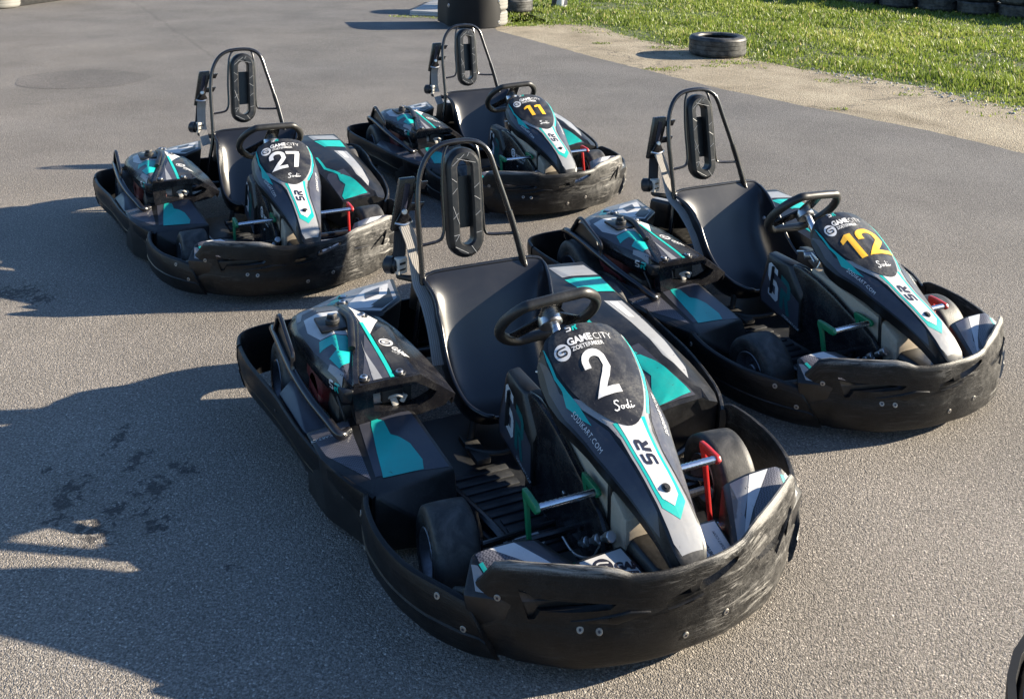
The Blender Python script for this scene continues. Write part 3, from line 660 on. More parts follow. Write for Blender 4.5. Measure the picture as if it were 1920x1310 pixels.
    b = bmesh.new(); tube(b, [(-.42, -.492, .404), (-.33, -.488, .416), (-.24, -.505, .408), (-.15, -.527, .394)], .012, flat=.8); fin('cover_rib', b, M['black'], ec)
    b = bmesh.new(); hull(b, [(.02, -.60, .342), (.02, -.565, .345), (-.03, -.607, .345), (.022, -.575, .305), (.0, -.6, .30), (-.03, -.6, .31)], .004); fin('latch', b, M['pad'], ec)
    # ---- engine
    bm = bmesh.new(); box(bm, (-.28, -.49, .14), (.40, .20, .22), bev=.012)  # base kept low so no sun slips through under the kart
    for i in range(7): box(bm, (-.12 + i * .012, -.44, .24), (.006, .16, .12), bev=.001, mi=2)
    box(bm, (-.30, -.56, .27), (.22, .12, .14), bev=.03, mi=1); cyl(bm, (-.28, -.62, .20), (-.28, -.54, .20), .075, 28, bev=.008, mi=1)
    cyl(bm, (-.08, -.52, .20), (-.08, -.40, .20), .03, 18, mi=2); cyl(bm, (-.06, -.50, .27), (-.06, -.40, .27), .026, 18, bev=.004, mi=3); box(bm, (-.04, -.43, .285), (.04, .07, .05), bev=.006, mi=2); box(bm, (-.035, -.52, .25), (.05, .05, .06), bev=.006, mi=1)
    cyl(bm, (-.48, -.50, .28), (-.20, -.36, .26), .04, 18, bev=.01, mi=2)
    tube(bm, [(-.03, -.45, .27), (-.01, -.42, .285), (-.02, -.39, .27), (-.1, -.36, .24)], .005, mi=3); box(bm, (-.02, -.425, .262), (.012, .02, .03), Matrix.Rotation(.4, 3, 'X'), .002, 3); box(bm, (-.02, -.395, .268), (.012, .016, .026), Matrix.Rotation(-.5, 3, 'X'), .002, 3); tube(bm, [(-.05, -.60, .30), (-.02, -.585, .24), (-.06, -.56, .2)], .004, mi=2)
    fin('engine', bm, [M['engine'], M['darkred'], M['engine'], M['cream']], root)
    # ---- engine guard bar
    bm = bmesh.new()
    tube(bm, [(-.60, -.66, .26), (-.56, -.70, .325), (-.44, -.706, .335), (-.24, -.70, .315), (-.10, -.676, .285), (.0, -.645, .258), (.055, -.62, .235), (.03, -.585, .225)], .014, 8, 12)
    tube(bm, [(-.50, -.705, .335), (-.455, -.708, .385), (-.418, -.708, .424), (-.385, -.707, .428), (-.33, -.705, .408), (-.27, -.702, .385), (-.238, -.70, .368), (-.232, -.70, .335), (-.225, -.70, .315)], .0085, 6, 10)
    gb = fin('engine_guard', bm, M['tube'], root)
    b = bmesh.new(); hull(b, [(-.50, -.70, .34), (-.44, -.702, .40), (-.40, -.702, .41), (-.28, -.70, .37), (-.26, -.70, .335), (-.50, -.694, .34), (-.44, -.696, .40), (-.28, -.694, .37), (-.26, -.694, .335)], .002); fin('guard_plate', b, M['black'], gb)
    # ---- rear covers
    def cover(pts_top, drop, stk):
        bm = bmesh.new(); low_ = [(x * 1.03 - .005, y * 1.03, drop) for x, y, z in pts_top]
        hull(bm, list(pts_top) + low_, .012, seg=3); o = fin('rear_cover', bm, M['black'], root, angle=30); bb = bvh_of(o); st = bmesh.new()
        for P, k, of in stk: stamp(st, bb, poly2d(P), FR, k, of)
        fin('sticker', st, [M['charcoal'], M['white'], M['teal'], M['silver']], o, recalc=False)
        for x, y in stk_b.get(len(pts_top), []):
            h = bb.ray_cast(Vector((x, y, .6)), Vector((0, 0, -1)))
            if h[0] is None: continue
            b = bmesh.new(); p = h[0]; cyl(b, p - Vector((0, 0, .004)), p + Vector((0, 0, .003)), .02, 20, bev=.002); cyl(b, p + Vector((0, 0, .002)), p + Vector((0, 0, .009)), .011, 12, bev=.002, mi=1); fin('fastener', b, [M['black'], M['alu']], o)
        return o
    stk_b = {7: [(-.60, -.52), (-.66, -.42)], 6: [(-.70, .13)], 5: []}
    cover([(-.56, -.648, .335), (-.68, -.53, .325), (-.755, -.37, .335), (-.73, -.20, .365), (-.52, -.235, .368), (-.44, -.335, .362), (-.50, -.45, .362)], .24,
          [([(-.565, -.63), (-.68, -.52), (-.745, -.37), (-.725, -.22), (-.54, -.25), (-.46, -.335), (-.52, -.46)], 3, .0008),
           ([(-.50, -.36), (-.57, -.28), (-.68, -.24), (-.69, -.33), (-.58, -.42), (-.52, -.44)], 1, .0014), ([(-.60, -.46), (-.70, -.40), (-.71, -.42), (-.61, -.50)], 2, .0016),
           ([(-.575, -.36), (-.60, -.30), (-.66, -.28), (-.64, -.345)], 0, .0020)])
    cover([(-.62, -.09, .36), (-.735, -.13, .355), (-.765, 0, .355), (-.765, .13, .355), (-.66, .22, .36), (-.56, .1, .35)], .22,
          [([(-.64, -.08), (-.73, -.115), (-.755, 0), (-.755, .12), (-.66, .2), (-.6, .1)], 3, .0008), ([(-.66, -.05), (-.74, -.05), (-.75, .03), (-.66, .06)], 1, .0014), ([(-.66, .09), (-.74, .06), (-.745, .1), (-.66, .16)], 2, .0016)])
    # ---- seat shell
    yc = .075
    stn = [(.062, .176, .066, .190, .150), (.05, .168, .056, .196, .178), (.0, .125, .0, .212, .212), (-.08, .092, -.085, .238, .220), (-.17, .088, -.15, .283, .222), (-.25, .12, -.192, .335, .222), (-.315, .195, -.228, .385, .221), (-.365, .285, -.275, .416, .221), (-.405, .375, -.34, .438, .228), (-.435, .43, -.405, .450, .238), (-.452, .458, -.443, .456, .240), (-.459, .470, -.456, .466, .230), (-.462, .475, -.461, .472, .20)]
    pathS = smooth_path([(a, b, 0) for a, b, *_ in stn], 5); pathR = smooth_path([(a, b, 0) for _, _, a, b, _ in stn], 5); pathW = smooth_path([(w, 0, 0) for *_, w in stn], 5)
    secs = []; K = 41
    for s, r, w in zip(pathS, pathR, pathW):
        row = []
        for k in range(K):
            f = -1 + 2 * k / (K - 1); th = abs(f) * math.pi / 2; e = (1 - math.cos(th)) ** 1.35
            yy = float(np.interp(s.y, [.25, .44], [.028, .062])) if s.x < -.1 else .028
            y = yy + w.x * math.copysign(math.sin(th) ** .62, f)
            row.append((s.x + (r.x - s.x) * e, y, s.y + (r.y - s.y) * e))
        secs.append(row)
    bm = bmesh.new(); loft(bm, secs, closed=False, cap=False); seat = fin('seat', bm, M['seat'], root, angle=60)
    def so_(o):
        m_ = o.modifiers.new('s', 'SOLIDIFY'); m_.thickness = .007; m_.offset = 0
    modifier_mesh(seat, so_)
    seat.data.polygons.foreach_set('use_smooth', [True] * len(seat.data.polygons)); seat.data.set_sharp_from_angle(angle=R(60))
    edge = [Vector(r[0]) for r in secs] + [Vector(p) for p in secs[-1][1:-1]] + [Vector(r[-1]) for r in secs[::-1]] + [Vector(p) for p in secs[0][::-1][1:-1]]
    b = bmesh.new(); tube(b, [edge[i] for i in range(0, len(edge))], .0075, seg=8, closed=True, raw=True); fin('seat_rim', b, M['seat'], seat, angle=80)
    bs = bvh_of(seat)
    for x, y, z in ((.012, -.08, .4), (.012, .13, .4)):
        h = bs.ray_cast(Vector((x, y, z)), Vector((0, 0, -1)))
        if h[0]:
            b = bmesh.new(); cyl(b, h[0] - h[1] * .001, h[0] + h[1] * .006, .009, 12, bev=.002); fin('bolt', b, M['alu'], seat)
    h = bs.ray_cast(Vector((-.28, .2, .34)), Vector((-.25, .35, 0)).normalized())
    if h[0]: b = bmesh.new(); cyl(b, h[0], h[0] + (h[1] if h[1].x > 0 else -h[1]) * .006, .009, 12, bev=.002); fin('bolt', b, M['alu'], seat)
    b = bmesh.new()
    for sg, y in ((1, .30), (-1, -.17)): tube(b, [(-.02, y, .06), (-.02, y * .95, .10), (-.02, y * .9, .15)], .012); box(b, (.03, y, .075), (.16, .05, .02), bev=.004)
    tube(b, [(.03, -.2, .085), (.10, -.1, .085), (.09, .2, .085)], .008); fin('seat_mount', b, M['engine'], root)
    # ---- roll bar, headrest
    bm = bmesh.new()
    bar = [(-.43, -.235, .12), (-.438, -.205, .30), (-.451, -.182, .44), (-.475, -.183, .575), (-.496, -.186, .70), (-.514, -.178, .79), (-.525, -.160, .85), (-.534, -.128, .905), (-.539, -.085, .930), (-.541, -.03, .938), (-.541, .035, .936), (-.538, .080, .920), (-.530, .112, .875), (-.513, .14, .785), (-.490, .178, .66), (-.474, .200, .57), (-.452, .225, .45), (-.438, .25, .30), (-.43, .27, .12)]
    tube(bm, [(x, y, z - (.009 if z > .9 else 0)) for x, y, z in bar], .0105, 6, 14)
    tube(bm, [(-.489, .180, .655), (-.474, .203, .57), (-.451, .229, .45), (-.436, .254, .30)], .0128, 6, 14)
    rbar = fin('roll_bar', bm, M['tube'], root)
    b = bmesh.new()
    tube(b, [(-.545, -.045, .925), (-.537, -.064, .905), (-.526, -.078, .86), (-.507, -.086, .75), (-.487, -.086, .64), (-.480, -.092, .600), (-.477, -.112, .581), (-.475, -.183, .574)], .0060, 6, 10)
    tube(b, [(-.545, .045, .925), (-.537, .06, .905), (-.526, .068, .86), (-.507, .072, .75), (-.487, .072, .64), (-.480, .078, .595), (-.477, .10, .580), (-.475, .2, .572)], .0060, 6, 10)
    fin('headrest_bracket', b, M['tube'], rbar)
    def stadium(w, z0, z1, x0, x1, n=12, pw=1):
        P = []
        for a in range(n + 1): t = math.pi * a / n; P.append((w * math.cos(t), z1 - w * 1.0 + w * math.sin(t)))
        for a in range(n + 1): t = math.pi + math.pi * a / n; P.append((w * math.cos(t), z0 + w + w * math.sin(t)))
        return P
    def pose(y, z, d): # headrest plane leans back
        return (-.459 - .165 * (z - .512) - .004 + d, y, z + d * .16)
    W0, Z0, Z1 = .071, .508, .908; prof = []
    O1 = stadium(W0, Z0, Z1, 0, 0); O2 = stadium(W0 - .004, Z0 + .004, Z1 - .004, 0, 0); O3 = stadium(W0 - .016, Z0 + .016, Z1 - .016, 0, 0); I3 = stadium(.034, .550, .868, 0, 0); I2 = stadium(.027, .557, .861, 0, 0)
    secs = [[pose(*O1[i], -.03), pose(*O1[i], -.004), pose(*O2[i], .006), pose(*O3[i], .018), pose(*I3[i], .018), pose(*I2[i], .008), pose(*I2[i], -.03)] for i in range(len(O1))]
    bm = bmesh.new(); loft(bm, secs, True, False, ring=True)
    prism_pts = [(-.03, .612), (.03, .612), (.03, .80), (-.03, .80)]
    A = [bm.verts.new(pose(y, z, -.028)) for y, z in prism_pts]; bm.faces.new(A)
    for (y0, z0, y1, z1) in ((-.054, .80, -.034, .785), (-.054, .745, -.033, .765), (-.054, .70, -.032, .635), (-.055, .655, -.034, .675), (-.055, .595, -.033, .597), (-.05, .575, -.034, .597), (-.052, .555, -.002, .527), (.012, .553, .03, .527), (.034, .76, .055, .775), (.033, .73, .055, .715), (.034, .66, .055, .675), (.034, .597, .055, .60), (-.05, .845, .0, .885), (-.03, .87, .045, .85), (.01, .875, .02, .89)):
        tube(bm, [pose(y0, z0, .0183), pose(y1, z1, .0183)], .0011, raw=True, seg=6, mi=1)  # specular glints on the pad creases, painted in as thin silver lines
    hr = fin('headrest', bm, [M['pad'], M['silver']], root, angle=28)
    # ---- belt bracket, buckle, reel
    b = bmesh.new()
    def bq(a, c): # a along plate (0 top .. 1 bottom), c across (0 outer .. 1 inner)
        p = Vector((-.543, -.243, .812)).lerp(Vector((-.556, -.270, .615)), a); return p + Vector((.012, .050, .004)) * c
    P = [bq(0, 0), bq(0, 1.15), bq(.25, 1.2), bq(1, 1), bq(1, 0)]
    hull(b, [p + Vector((.012, 0, 0)) for p in P] + [p - Vector((.012, 0, 0)) for p in P], .004)
    for a in (.1, .5): hull(b, [bq(a, 1) + Vector((0, 0, 0)), bq(a + .14, 1), bq(a, 2.1), bq(a + .14, 1.9), bq(a, 1) + Vector((.012, 0, 0)), bq(a + .14, 1) + Vector((.012, 0, 0)), bq(a, 2.1) + Vector((.012, 0, 0)), bq(a + .14, 1.9) + Vector((.012, 0, 0))], .002)
    bb_ = fin('belt_bracket', b, M['blackgloss'], root)
    b = bmesh.new(); c0 = bq(.1, .6) + Vector((.014, 0, 0)); c1 = bq(.62, .6) + Vector((.014, 0, 0)); tube(b, [c0, c0.lerp(c1, .5), c1], .011, flat=.4); fin('slot_rail', b, M['ink'], bb_)
    b = bmesh.new(); q = bq(.62, .6) + Vector((.02, 0, 0)); cyl(b, q, q + Vector((.012, 0, .002)), .011, 14, bev=.003, mi=1)
    T = [q + Vector((.002, 0, .022)), q + Vector((-.002, -.034, -.040)), q + Vector((-.002, .034, -.040))]
    hull(b, [p + Vector((.004, 0, 0)) for p in T] + [p - Vector((.003, 0, 0)) for p in T], .003); tube(b, [T[1], q + Vector((.004, 0, -.048)), T[2]], .0055, 4, 8, mi=1)
    fin('belt_buckle', b, [M['blackgloss'], M['alu']], root)
    b = bmesh.new(); cyl(b, (-.565, -.285, .488), (-.535, -.258, .492), .032, 26, bev=.006); cyl(b, (-.55, -.272, .49), (-.525, -.25, .494), .024, 20, bev=.004)
    box(b, (-.528, -.240, .492), (.03, .042, .06), Matrix.Rotation(.35, 3, 'Z'), .004, 1); box(b, (-.513, -.237, .503), (.004, .026, .008), Matrix.Rotation(.35, 3, 'Z'), .0, 0); box(b, (-.513, -.237, .480), (.004, .026, .006), Matrix.Rotation(.35, 3, 'Z'), 0, 0)
    hull(b, [(-.53, -.255, .46), (-.50, -.17, .45), (-.53, -.255, .44), (-.48, -.16, .42), (-.545, -.255, .455), (-.515, -.17, .44)], .003); fin('belt_reel', b, [M['black'], M['cream']], root)
    def strap(name, pts, w, m, side):
        P_ = smooth_path(pts, 8); secs = []
        for i, p in enumerate(P_):
            t = (P_[min(i + 1, len(P_) - 1)] - P_[max(i - 1, 0)]).normalized(); s = Vector(side); s = (s - t * s.dot(t)).normalized(); nn = t.cross(s)
            secs.append([p - s * w + nn * .001, p + s * w + nn * .001, p + s * w - nn * .001, p - s * w - nn * .001])
        b = bmesh.new(); loft(b, secs); return fin(name, b, m, root, angle=50)
    q = q + Vector((.004, 0, -.045))
    s1 = strap('seat_belt', [q, (-.505, -.205, .58), (-.478, -.196, .49), (-.445, -.196, .44), (-.36, -.196, .405), (-.26, -.205, .345), (-.19, -.212, .26)], .0235, M['belt'], (-.05, 1, 0))
    s2 = strap('reel_strap', [q + Vector((-.012, -.008, .0)), (-.545, -.236, .60), (-.537, -.243, .52)], .0235, M['beltdark'], (.25, 1, 0))
    s3 = strap('seat_belt', [q, (-.535, -.232, .60), (-.522, -.232, .51), (-.50, -.225, .455), (-.46, -.215, .40)], .0235, M['belt'], (.25, 1, 0)); s3['variant'] = 'reel'
    # ---- steering
    st_ = bpy.data.objects.new('steering_wheel', None); C.objects.link(st_); st_.parent = root; st_.location = (.232, -.012, .565)
    st_.rotation_euler = (0, R(-48), 0)
    b = bmesh.new()   # local: z = towards the driver, x = up the wheel, y = left
    Rw = .150; rim_p = []
    for k in range(40):
        a = 2 * math.pi * k / 40; x, y = Rw * math.cos(a), Rw * 1.05 * math.sin(a)
        x = min(x, .108 + .015 * math.cos(a)); x = max(x, -.130); rim_p.append((x, y, 0))
    tube(b, rim_p, .0165, 2, 14, closed=True); fin('steering_rim', b, M['rubber_grip'], st_, angle=70)
    b = bmesh.new()
    for a, w in ((0, .036), (2.25, .032), (-2.25, .032)):
        d = Vector((math.cos(a), math.sin(a), 0)); e = Vector((-d.y, d.x, 0)); r1 = {0: .112}.get(a, .132)
        Pq = [d * .02 - e * w, d * .02 + e * w, d * r1 + e * w * .8, d * r1 - e * w * .8]
        hull(b, [p + Vector((0, 0, .004)) for p in Pq] + [p - Vector((0, 0, .004)) for p in Pq], .002)
    fin('spoke_plate', b, M['blackgloss'], st_)
    b = bmesh.new(); cyl(b, (0, 0, -.03), (0, 0, .004), .038, 24, bev=.004); cyl(b, (0, 0, .004), (0, 0, .012), .02, 14, bev=.003); fin('steering_hub', b, M['alu'], st_)
    b = bmesh.new(); cyl(b, (.24, 0, .555), (.47, 0, .30), .016, 16); fin('steering_column', b, M['chrome'], root)
    # ---- nose fairing
    tabn = [(.388, .603, .075, .095, .570), (.41, .612, .108, .130, .545), (.44, .602, .126, .152, .520), (.48, .583, .134, .160, .49), (.53, .556, .130, .160, .462), (.58, .529, .114, .153, .445), (.63, .502, .092, .143, .437), (.68, .475, .064, .132, .425), (.72, .4535, .050, .120, .405),
            (.78, .423, .045, .102, .381), (.84, .398, .044, .085, .354), (.90, .368, .0435, .069, .322), (.95, .332, .043, .056, .284), (.985, .299, .039, .045, .252), (1.0, .277, .028, .032, .238), (1.006, .262, .018, .02, .235)]
    tabn = [tuple(q) for q in tabn]
    secs = []
    for x in np.linspace(.388, 1.006, 64):
        zc, wt, ws, zs = interp(tabn, x); dr = max(.0035, .035 * min(1, max(0, (wt - .045) / .085))) if wt > .045 else .0035
        lower = .052 if x > .5 else .03
        half = [(0, zc), (wt * .4, zc - dr * .16), (wt * .75, zc - dr * .56), (wt * .93, zc - dr * .86), (wt, zc - dr), (wt + .006, zc - dr - .005), ((wt + ws) / 2, (zc - dr + zs) / 2 + .004), (ws, zs), (ws - .002, zs - .012), (ws - .02, zs - lower)]
        secs.append([(x, y, z) for y, z in half] + [(x, -y, z) for y, z in half[::-1]][:-1])
    bm = bmesh.new(); loft(bm, secs); nf = fin('nose_fairing', bm, M['black'], root, angle=24); bn = bvh_of(nf)
    st = bmesh.new()
    ov = [(.396, -.06), (.391, 0), (.396, .06), (.42, .105), (.47, .124), (.54, .118), (.60, .098), (.655, .068), (.695, .034), (.709, 0)]
    ov = ov + [(x, -y) for x, y in ov[-2:3:-1]] + [(.42, -.105)]
    ov = [(p.x, p.y) for p in smooth_path([(x, y, 0) for x, y in ov], 3, True)]
    for sg in (1, -1):
        f = lambda P: poly2d([(x, y * sg) for x, y in P])
        if sg < 0: stamp(st, bn, f([(.58, .118), (.62, .103), (.69, .062), (.73, .0485), (.80, .0435), (.86, .0425), (.97, .0405), (.99, .03), (.99, 0), (.69, 0), (.65, .05)]), FR, 0, .0008)
        else: stamp(st, bn, f([(.425, .128), (.50, .136), (.56, .126), (.62, .103), (.69, .062), (.73, .0485), (.80, .0435), (.86, .0425), (.97, .0405), (.99, .03), (.99, 0), (.69, 0), (.55, .09)]), FR, 0, .0008)
        stamp(st, bn, f([(.695, 0), (.69, .049), (.73, .0405), (.80, .0355), (.87, .0345), (.908, .0335), (.938, .0), (.90, 0)]), FR, 1, .0014)      # teal outline
        stamp(st, bn, f([(.695, 0), (.69, .036), (.73, .0315), (.80, .0270), (.87, .0255), (.892, .0225), (.912, 0), (.88, 0)]), FR, 2, .0020)       # white spear
        stamp(st, bn, f([(.43, .143), (.52, .152), (.60, .143), (.68, .126), (.76, .103), (.84, .0815), (.90, .067), (.935, .056), (.91, .0485), (.84, .049), (.77, .052), (.70, .066), (.63, .102), (.55, .135), (.47, .140)]), FR, 3, .0009)
        if sg < 0: stamp(st, bn, f([(.425, .1275), (.47, .1345), (.52, .136), (.555, .129), (.585, .132), (.64, .112), (.665, .098), (.61, .106), (.565, .119), (.52, .1295), (.47, .1285)]), FR, 1, .0018)
        else: stamp(st, bn, f([(.43, .127), (.50, .1355), (.56, .127), (.62, .104), (.68, .070), (.68, .062), (.61, .102), (.55, .121), (.50, .129)]), FR, 1, .0016)
    stamp(st, bn, poly2d(ov), FR, 4, .0026)
    FN = lambda x, y: ((x, y, .6), (0, 1, 0), (-1, 0, 0), (0, 0, -1))
    s_, r_ = sr_logo()
    stamp(st, bn, s_, ((.414, -.030, .8), (0, .030, 0), (-.026, 0, 0), (0, 0, -1)), 2, .0034); stamp(st, bn, r_, ((.414, -.030, .8), (0, .030, 0), (-.026, 0, 0), (0, 0, -1)), 1, .0034)
    for g_ in (s_, r_): stamp(st, bn, g_, ((.778, 0, .8), (-.053, 0, 0), (0, -.038, 0), (0, 0, -1)), 5, .0030)
    stamp(st, bn, disc2d(.0235), FN(.474, -.088), 6, .0034); stamp(st, bn, xf2d(g_logo(), .027), FN(.474, -.088), 4, .0042)
    stamp(st, bn, text2d('GAME', .0285, .0011), FN(.458, -.026), 6, .0034); stamp(st, bn, text2d('CITY', .0285, -.0003), FN(.458, .047), 6, .0034)
    stamp(st, bn, text2d('ZOETERMEER', .0165, .0003), FN(.479, -.010), 6, .0034)
    stamp(st, bn, xf2d(script_sign(), .048, rot=R(-3)), FN(.656, .004), 6, .0036)
    stamp(st, bn, xf2d(text2d('SODIKART.COM', .0145, 0, .2, 1.15), 1, rot=R(11.5), dx=.665, dy=-.113), FR, 6, .0030)
    stamp(st, bn, xf2d(text2d('SODIKART.COM', .0145, 0, .2, 1.15), 1, rot=R(180 - 11.5), dx=.665, dy=.113), FR, 6, .0030)
    fin('sticker', st, [M['silver'], M['teal'], M['white'], M['charcoal'], M['oval'], M['ink'], M['numwhite']], nf, recalc=False)
    b = bmesh.new(); h = bn.ray_cast(Vector((.872, 0, .8)), Vector((0, 0, -1))); n_ = h[1] if h[1].z > 0 else -h[1]
    cyl(b, h[0], h[0] + n_ * .006, .0125, 18, bev=.003); cyl(b, h[0] + n_ * .006, h[0] + n_ * .009, .006, 6, mi=1); fin('fastener', b, [M['pad'], M['engine']], nf)
    # ---- fuel tank and its black side panels
    b = bmesh.new(); prism(b, [(.36, .385), (.42, .380), (.50, .368), (.60, .352), (.68, .337), (.73, .325), (.765, .305), (.812, .28), (.815, .245), (.80, .12), (.66, .06), (.36, .06)], -.080, .080, 'xz', .014)
    cyl(b, (.45, -.03, .37), (.45, -.03, .40), .025, 20, bev=.004); tube(b, [(.44, -.03, .40), (.42, -.05, .40), (.40, -.06, .36)], .007)
    tk = fin('fuel_tank', b, M['tan'], root, angle=30); b = bmesh.new(); prism(b, [(.725, .335), (.74, .335), (.74, .20), (.725, .2)], -.083, .083, 'xz', .003); fin('tank_strap', b, M['black'], tk)
    for sg in (-1, 1):
        b = bmesh.new(); a0, a1 = (.082, .108)
        prism(b, [(.27, .372), (.34, .378), (.43, .362), (.52, .335), (.60, .302), (.67, .276), (.72, .252), (.752, .215), (.762, .17), (.765, .07), (.27, .06)], sg * a0, sg * a1, 'xz', .012)
        o = fin('tank_side_panel', b, M['blackgloss'], root, angle=28)
        b = bmesh.new(); cyl(b, (.53, sg * .107, .20), (.53, sg * .112, .20), .006, 10, bev=.001); fin('bolt', b, M['alu'], o)
        # front box with the slotted strip
        b = bmesh.new(); ou, iu = sg * .118, sg * .06
        hull(b, [(.135, ou * .9, .372), (.16, ou, .345), (.095, ou, .20), (.10, ou, .15), (.352, sg * .122, .115), (.358, sg * .122, .25), (.27, ou, .372), (.13, iu, .375), (.09, iu, .20), (.35, iu, .115), (.36, iu, .375)], .009)
        c_ = fin('tank_front_box', b, M['black'], root, angle=25); bc = bvh_of(c_); s2_ = bmesh.new()
        fx = lambda P, k, of: stamp(s2_, bc, P, ((0, sg * .3, 0), (1, 0, 0), (0, 0, 1), (0, -sg, 0)), k, of)
        fx(poly2d([(.155, .33), (.11, .20), (.115, .165), (.345, .13), (.348, .24), (.262, .285), (.185, .315)]), 0, .0008)
        qs, qr = sr_logo(); fr_ = ((.228, sg * .3, .248), (.112, 0, -.046), (-.018, 0, .155), (0, -sg, 0))
        stamp(s2_, bc, xf2d(qs, 1.0), fr_, 1, .0014); stamp(s2_, bc, xf2d(qr, 1.0), fr_, 2, .0014)
        fx(xf2d(text2d('SODIKART.COM', .015, 0, .1), 1 if sg < 0 else -1, 1, rot=R(-14) if sg < 0 else R(-14), dx=.30, dy=.142), 1, .0018)
        fin('sticker', s2_, [M['charcoal'], M['white'], M['darkteal']], c_, recalc=False)
        b = bmesh.new(); tube(b, [(.192, sg * .121, .335), (.185, sg * .122, .28), (.178, sg * .122, .22)], .010, flat=.5); fin('slot_strip', b, M['pad'], c_)
    b = bmesh.new(); box(b, (.335, -.02, .40), (.05, .05, .05), Matrix.Rotation(.4, 3, 'Y'), .006); cyl(b, (.30, -.06, .41), (.34, .0, .42), .018, 14, bev=.003); tube(b, [(.36, -.03, .43), (.37, -.04, .40), (.36, -.05, .37)], .004); tube(b, [(.27, -.07, .42), (.31, -.05, .425), (.35, -.05, .40)], .004); fin('steering_support', b, M['alu'], root)
    # ---- front fairings and the middle tray
    for sg in (-1, 1):
        b = bmesh.new(); T = [(.722, .285, .238), (.738, .36, .262), (.735, .47, .262), (.79, .515, .20), (.86, .415, .20), (.925, .25, .205), (.935, .17, .205)]
        hull(b, [(x, y * sg, z) for x, y, z in T] + [(x * .99 + .004, y * .97 * sg, .12) for x, y, z in T], .008)
        o = fin('front_fairing', b, M['black'], root, angle=22); bb2 = bvh_of(o); s2_ = bmesh.new(); f = lambda P: poly2d([(x, y * sg) for x, y in P])
        stamp(s2_, bb2, f([(.738, .30), (.748, .365), (.93, .185), (.925, .24)]), FR, 0, .0008)
        stamp(s2_, bb2, f([(.746, .36), (.744, .425), (.84, .30), (.93, .20)]), FR, 1, .0014)
        stamp(s2_, bb2, f([(.744, .423), (.743, .462), (.80, .455), (.88, .345), (.915, .25), (.84, .305)]), FR, 2, .0012)
        stamp(s2_, bb2, f([(.755, .478), (.80, .485), (.85, .42), (.81, .45), (.765, .465)]), FR, 4, .0009); stamp(s2_, bb2, f([(.765, .462), (.815, .446), (.82, .436), (.765, .452)]), FR, 3, .0018)
        fin('sticker', s2_, [M['charcoal'] if sg < 0 else M['silver'], M['white'], M['carbon'], M['teal'], M['silver']], o, recalc=False)
        b = bmesh.new(); T = [(.79, .075, .205), (.79, .215, .20), (.93, .20, .175), (.955, .06, .185)]; hull(b, [(x, y * sg, z) for x, y, z in T] + [(x, y * sg, z - .025) for x, y, z in T], .006)
        o = fin('tray_panel', b, M['black'], root, angle=22); bb2 = bvh_of(o); s2_ = bmesh.new()
        stamp(s2_, bb2, f([(.80, .085), (.80, .205), (.92, .192), (.945, .07)]), FR, 0, .0010)
        if sg < 0:
            FT_ = ((.855, -.115, .5), (.30, .95, 0), (-.95, .30, 0), (0, 0, -1)); stamp(s2_, bb2, disc2d(.026, 30, -.045, .006), FT_, 1, .0018); stamp(s2_, bb2, xf2d(g_logo(), .030, dx=-.045, dy=.006), FT_, 0, .0026)
            stamp(s2_, bb2, xf2d(text2d('GAME', .030, .002), 1, dx=.025, dy=.005), FT_, 1, .0018); stamp(s2_, bb2, xf2d(text2d('ZOETER', .015, .0006), 1, dx=.015, dy=-.018), FT_, 1, .0018)
        else:
            FT_ = ((.87, .13, .5), (-.99, .1, 0), (-.1, -.99, 0), (0, 0, -1)); stamp(s2_, bb2, xf2d(text2d('GAMECITY', .025, .0012), 1, dx=.0, dy=.022), FT_, 1, .0018); stamp(s2_, bb2, xf2d(text2d('ZOETERMEER', .015, .0006), 1, dy=.0), FT_, 1, .0018); stamp(s2_, bb2, xf2d(text2d('SODIKART.COM', .012, 0, .15), 1, dy=-.045), FT_, 1, .0018)
        fin('sticker', s2_, [M['white'], M['ink']], o, recalc=False)
    b = bmesh.new(); hull(b, [(.78, -.075, .215), (.78, .075, .215), (.80, -.06, .235), (.80, .06, .235), (.96, -.05, .205), (.96, .05, .205), (.78, -.08, .06), (.78, .08, .06), (.96, -.06, .12), (.96, .06, .12)], .01); fin('nose_support', b, M['black'], root, angle=25)
    b = bmesh.new(); prism(b, [(.62, -.30), (.80, -.36), (.93, -.24), (.965, 0), (.93, .24), (.80, .36), (.62, .30)], .085, .10, 'xy', .004); fin('front_tray', b, M['black'], root)
    # ---- pedals
    def pedal(sg, m, dx):
        o = bmesh.new()
        for y in (.102, .279):
            yy = y * sg; w = .0055
            P = [(.630, .315), (.642, .318), (.654, .306), (.656, .285), (.690, .10), (.677, .10), (.640, .275), (.629, .30)]
            prism(o, [(a + dx, b_) for a, b_ in P], yy - w, yy + w, 'xz', .002)
            prism(o, [(.632 + dx, .317), (.66 + dx, .318), (.712 + dx, .314), (.721 + dx, .302), (.712 + dx, .290), (.69 + dx, .289), (.634 + dx, .298)], yy - w * 1.3, yy + w * 1.3, 'xz', .003)
        cyl(o, (.692 + dx, .10 * sg, .108), (.692 + dx, .285 * sg, .108), .008)
        pd = fin({1: 'brake_pedal', -1: 'throttle_pedal'}[sg], o, m, root)
        o = bmesh.new(); N_ = 26; P = []
        for k in range(N_): P.append((.704 + dx, (.108 + (.277 - .108) * k / (N_ - 1)) * sg, .302))
        tube(o, P, [.0105 if k % 2 else .0092 for k in range(N_)], raw=True, seg=12); fin('pedal_bar', o, M['chrome'], pd)
        o = bmesh.new(); tube(o, [(.74 + dx, .26 * sg, .14), (.80 + dx, .25 * sg, .13), (.83 + dx, .15 * sg, .13), (.82 + dx, .10 * sg, .13)], .009); fin('pedal_linkage', o, M['chrome'], root)
    pedal(1, M['red'], 0); pedal(-1, M['green'], 0)
    b = bmesh.new()
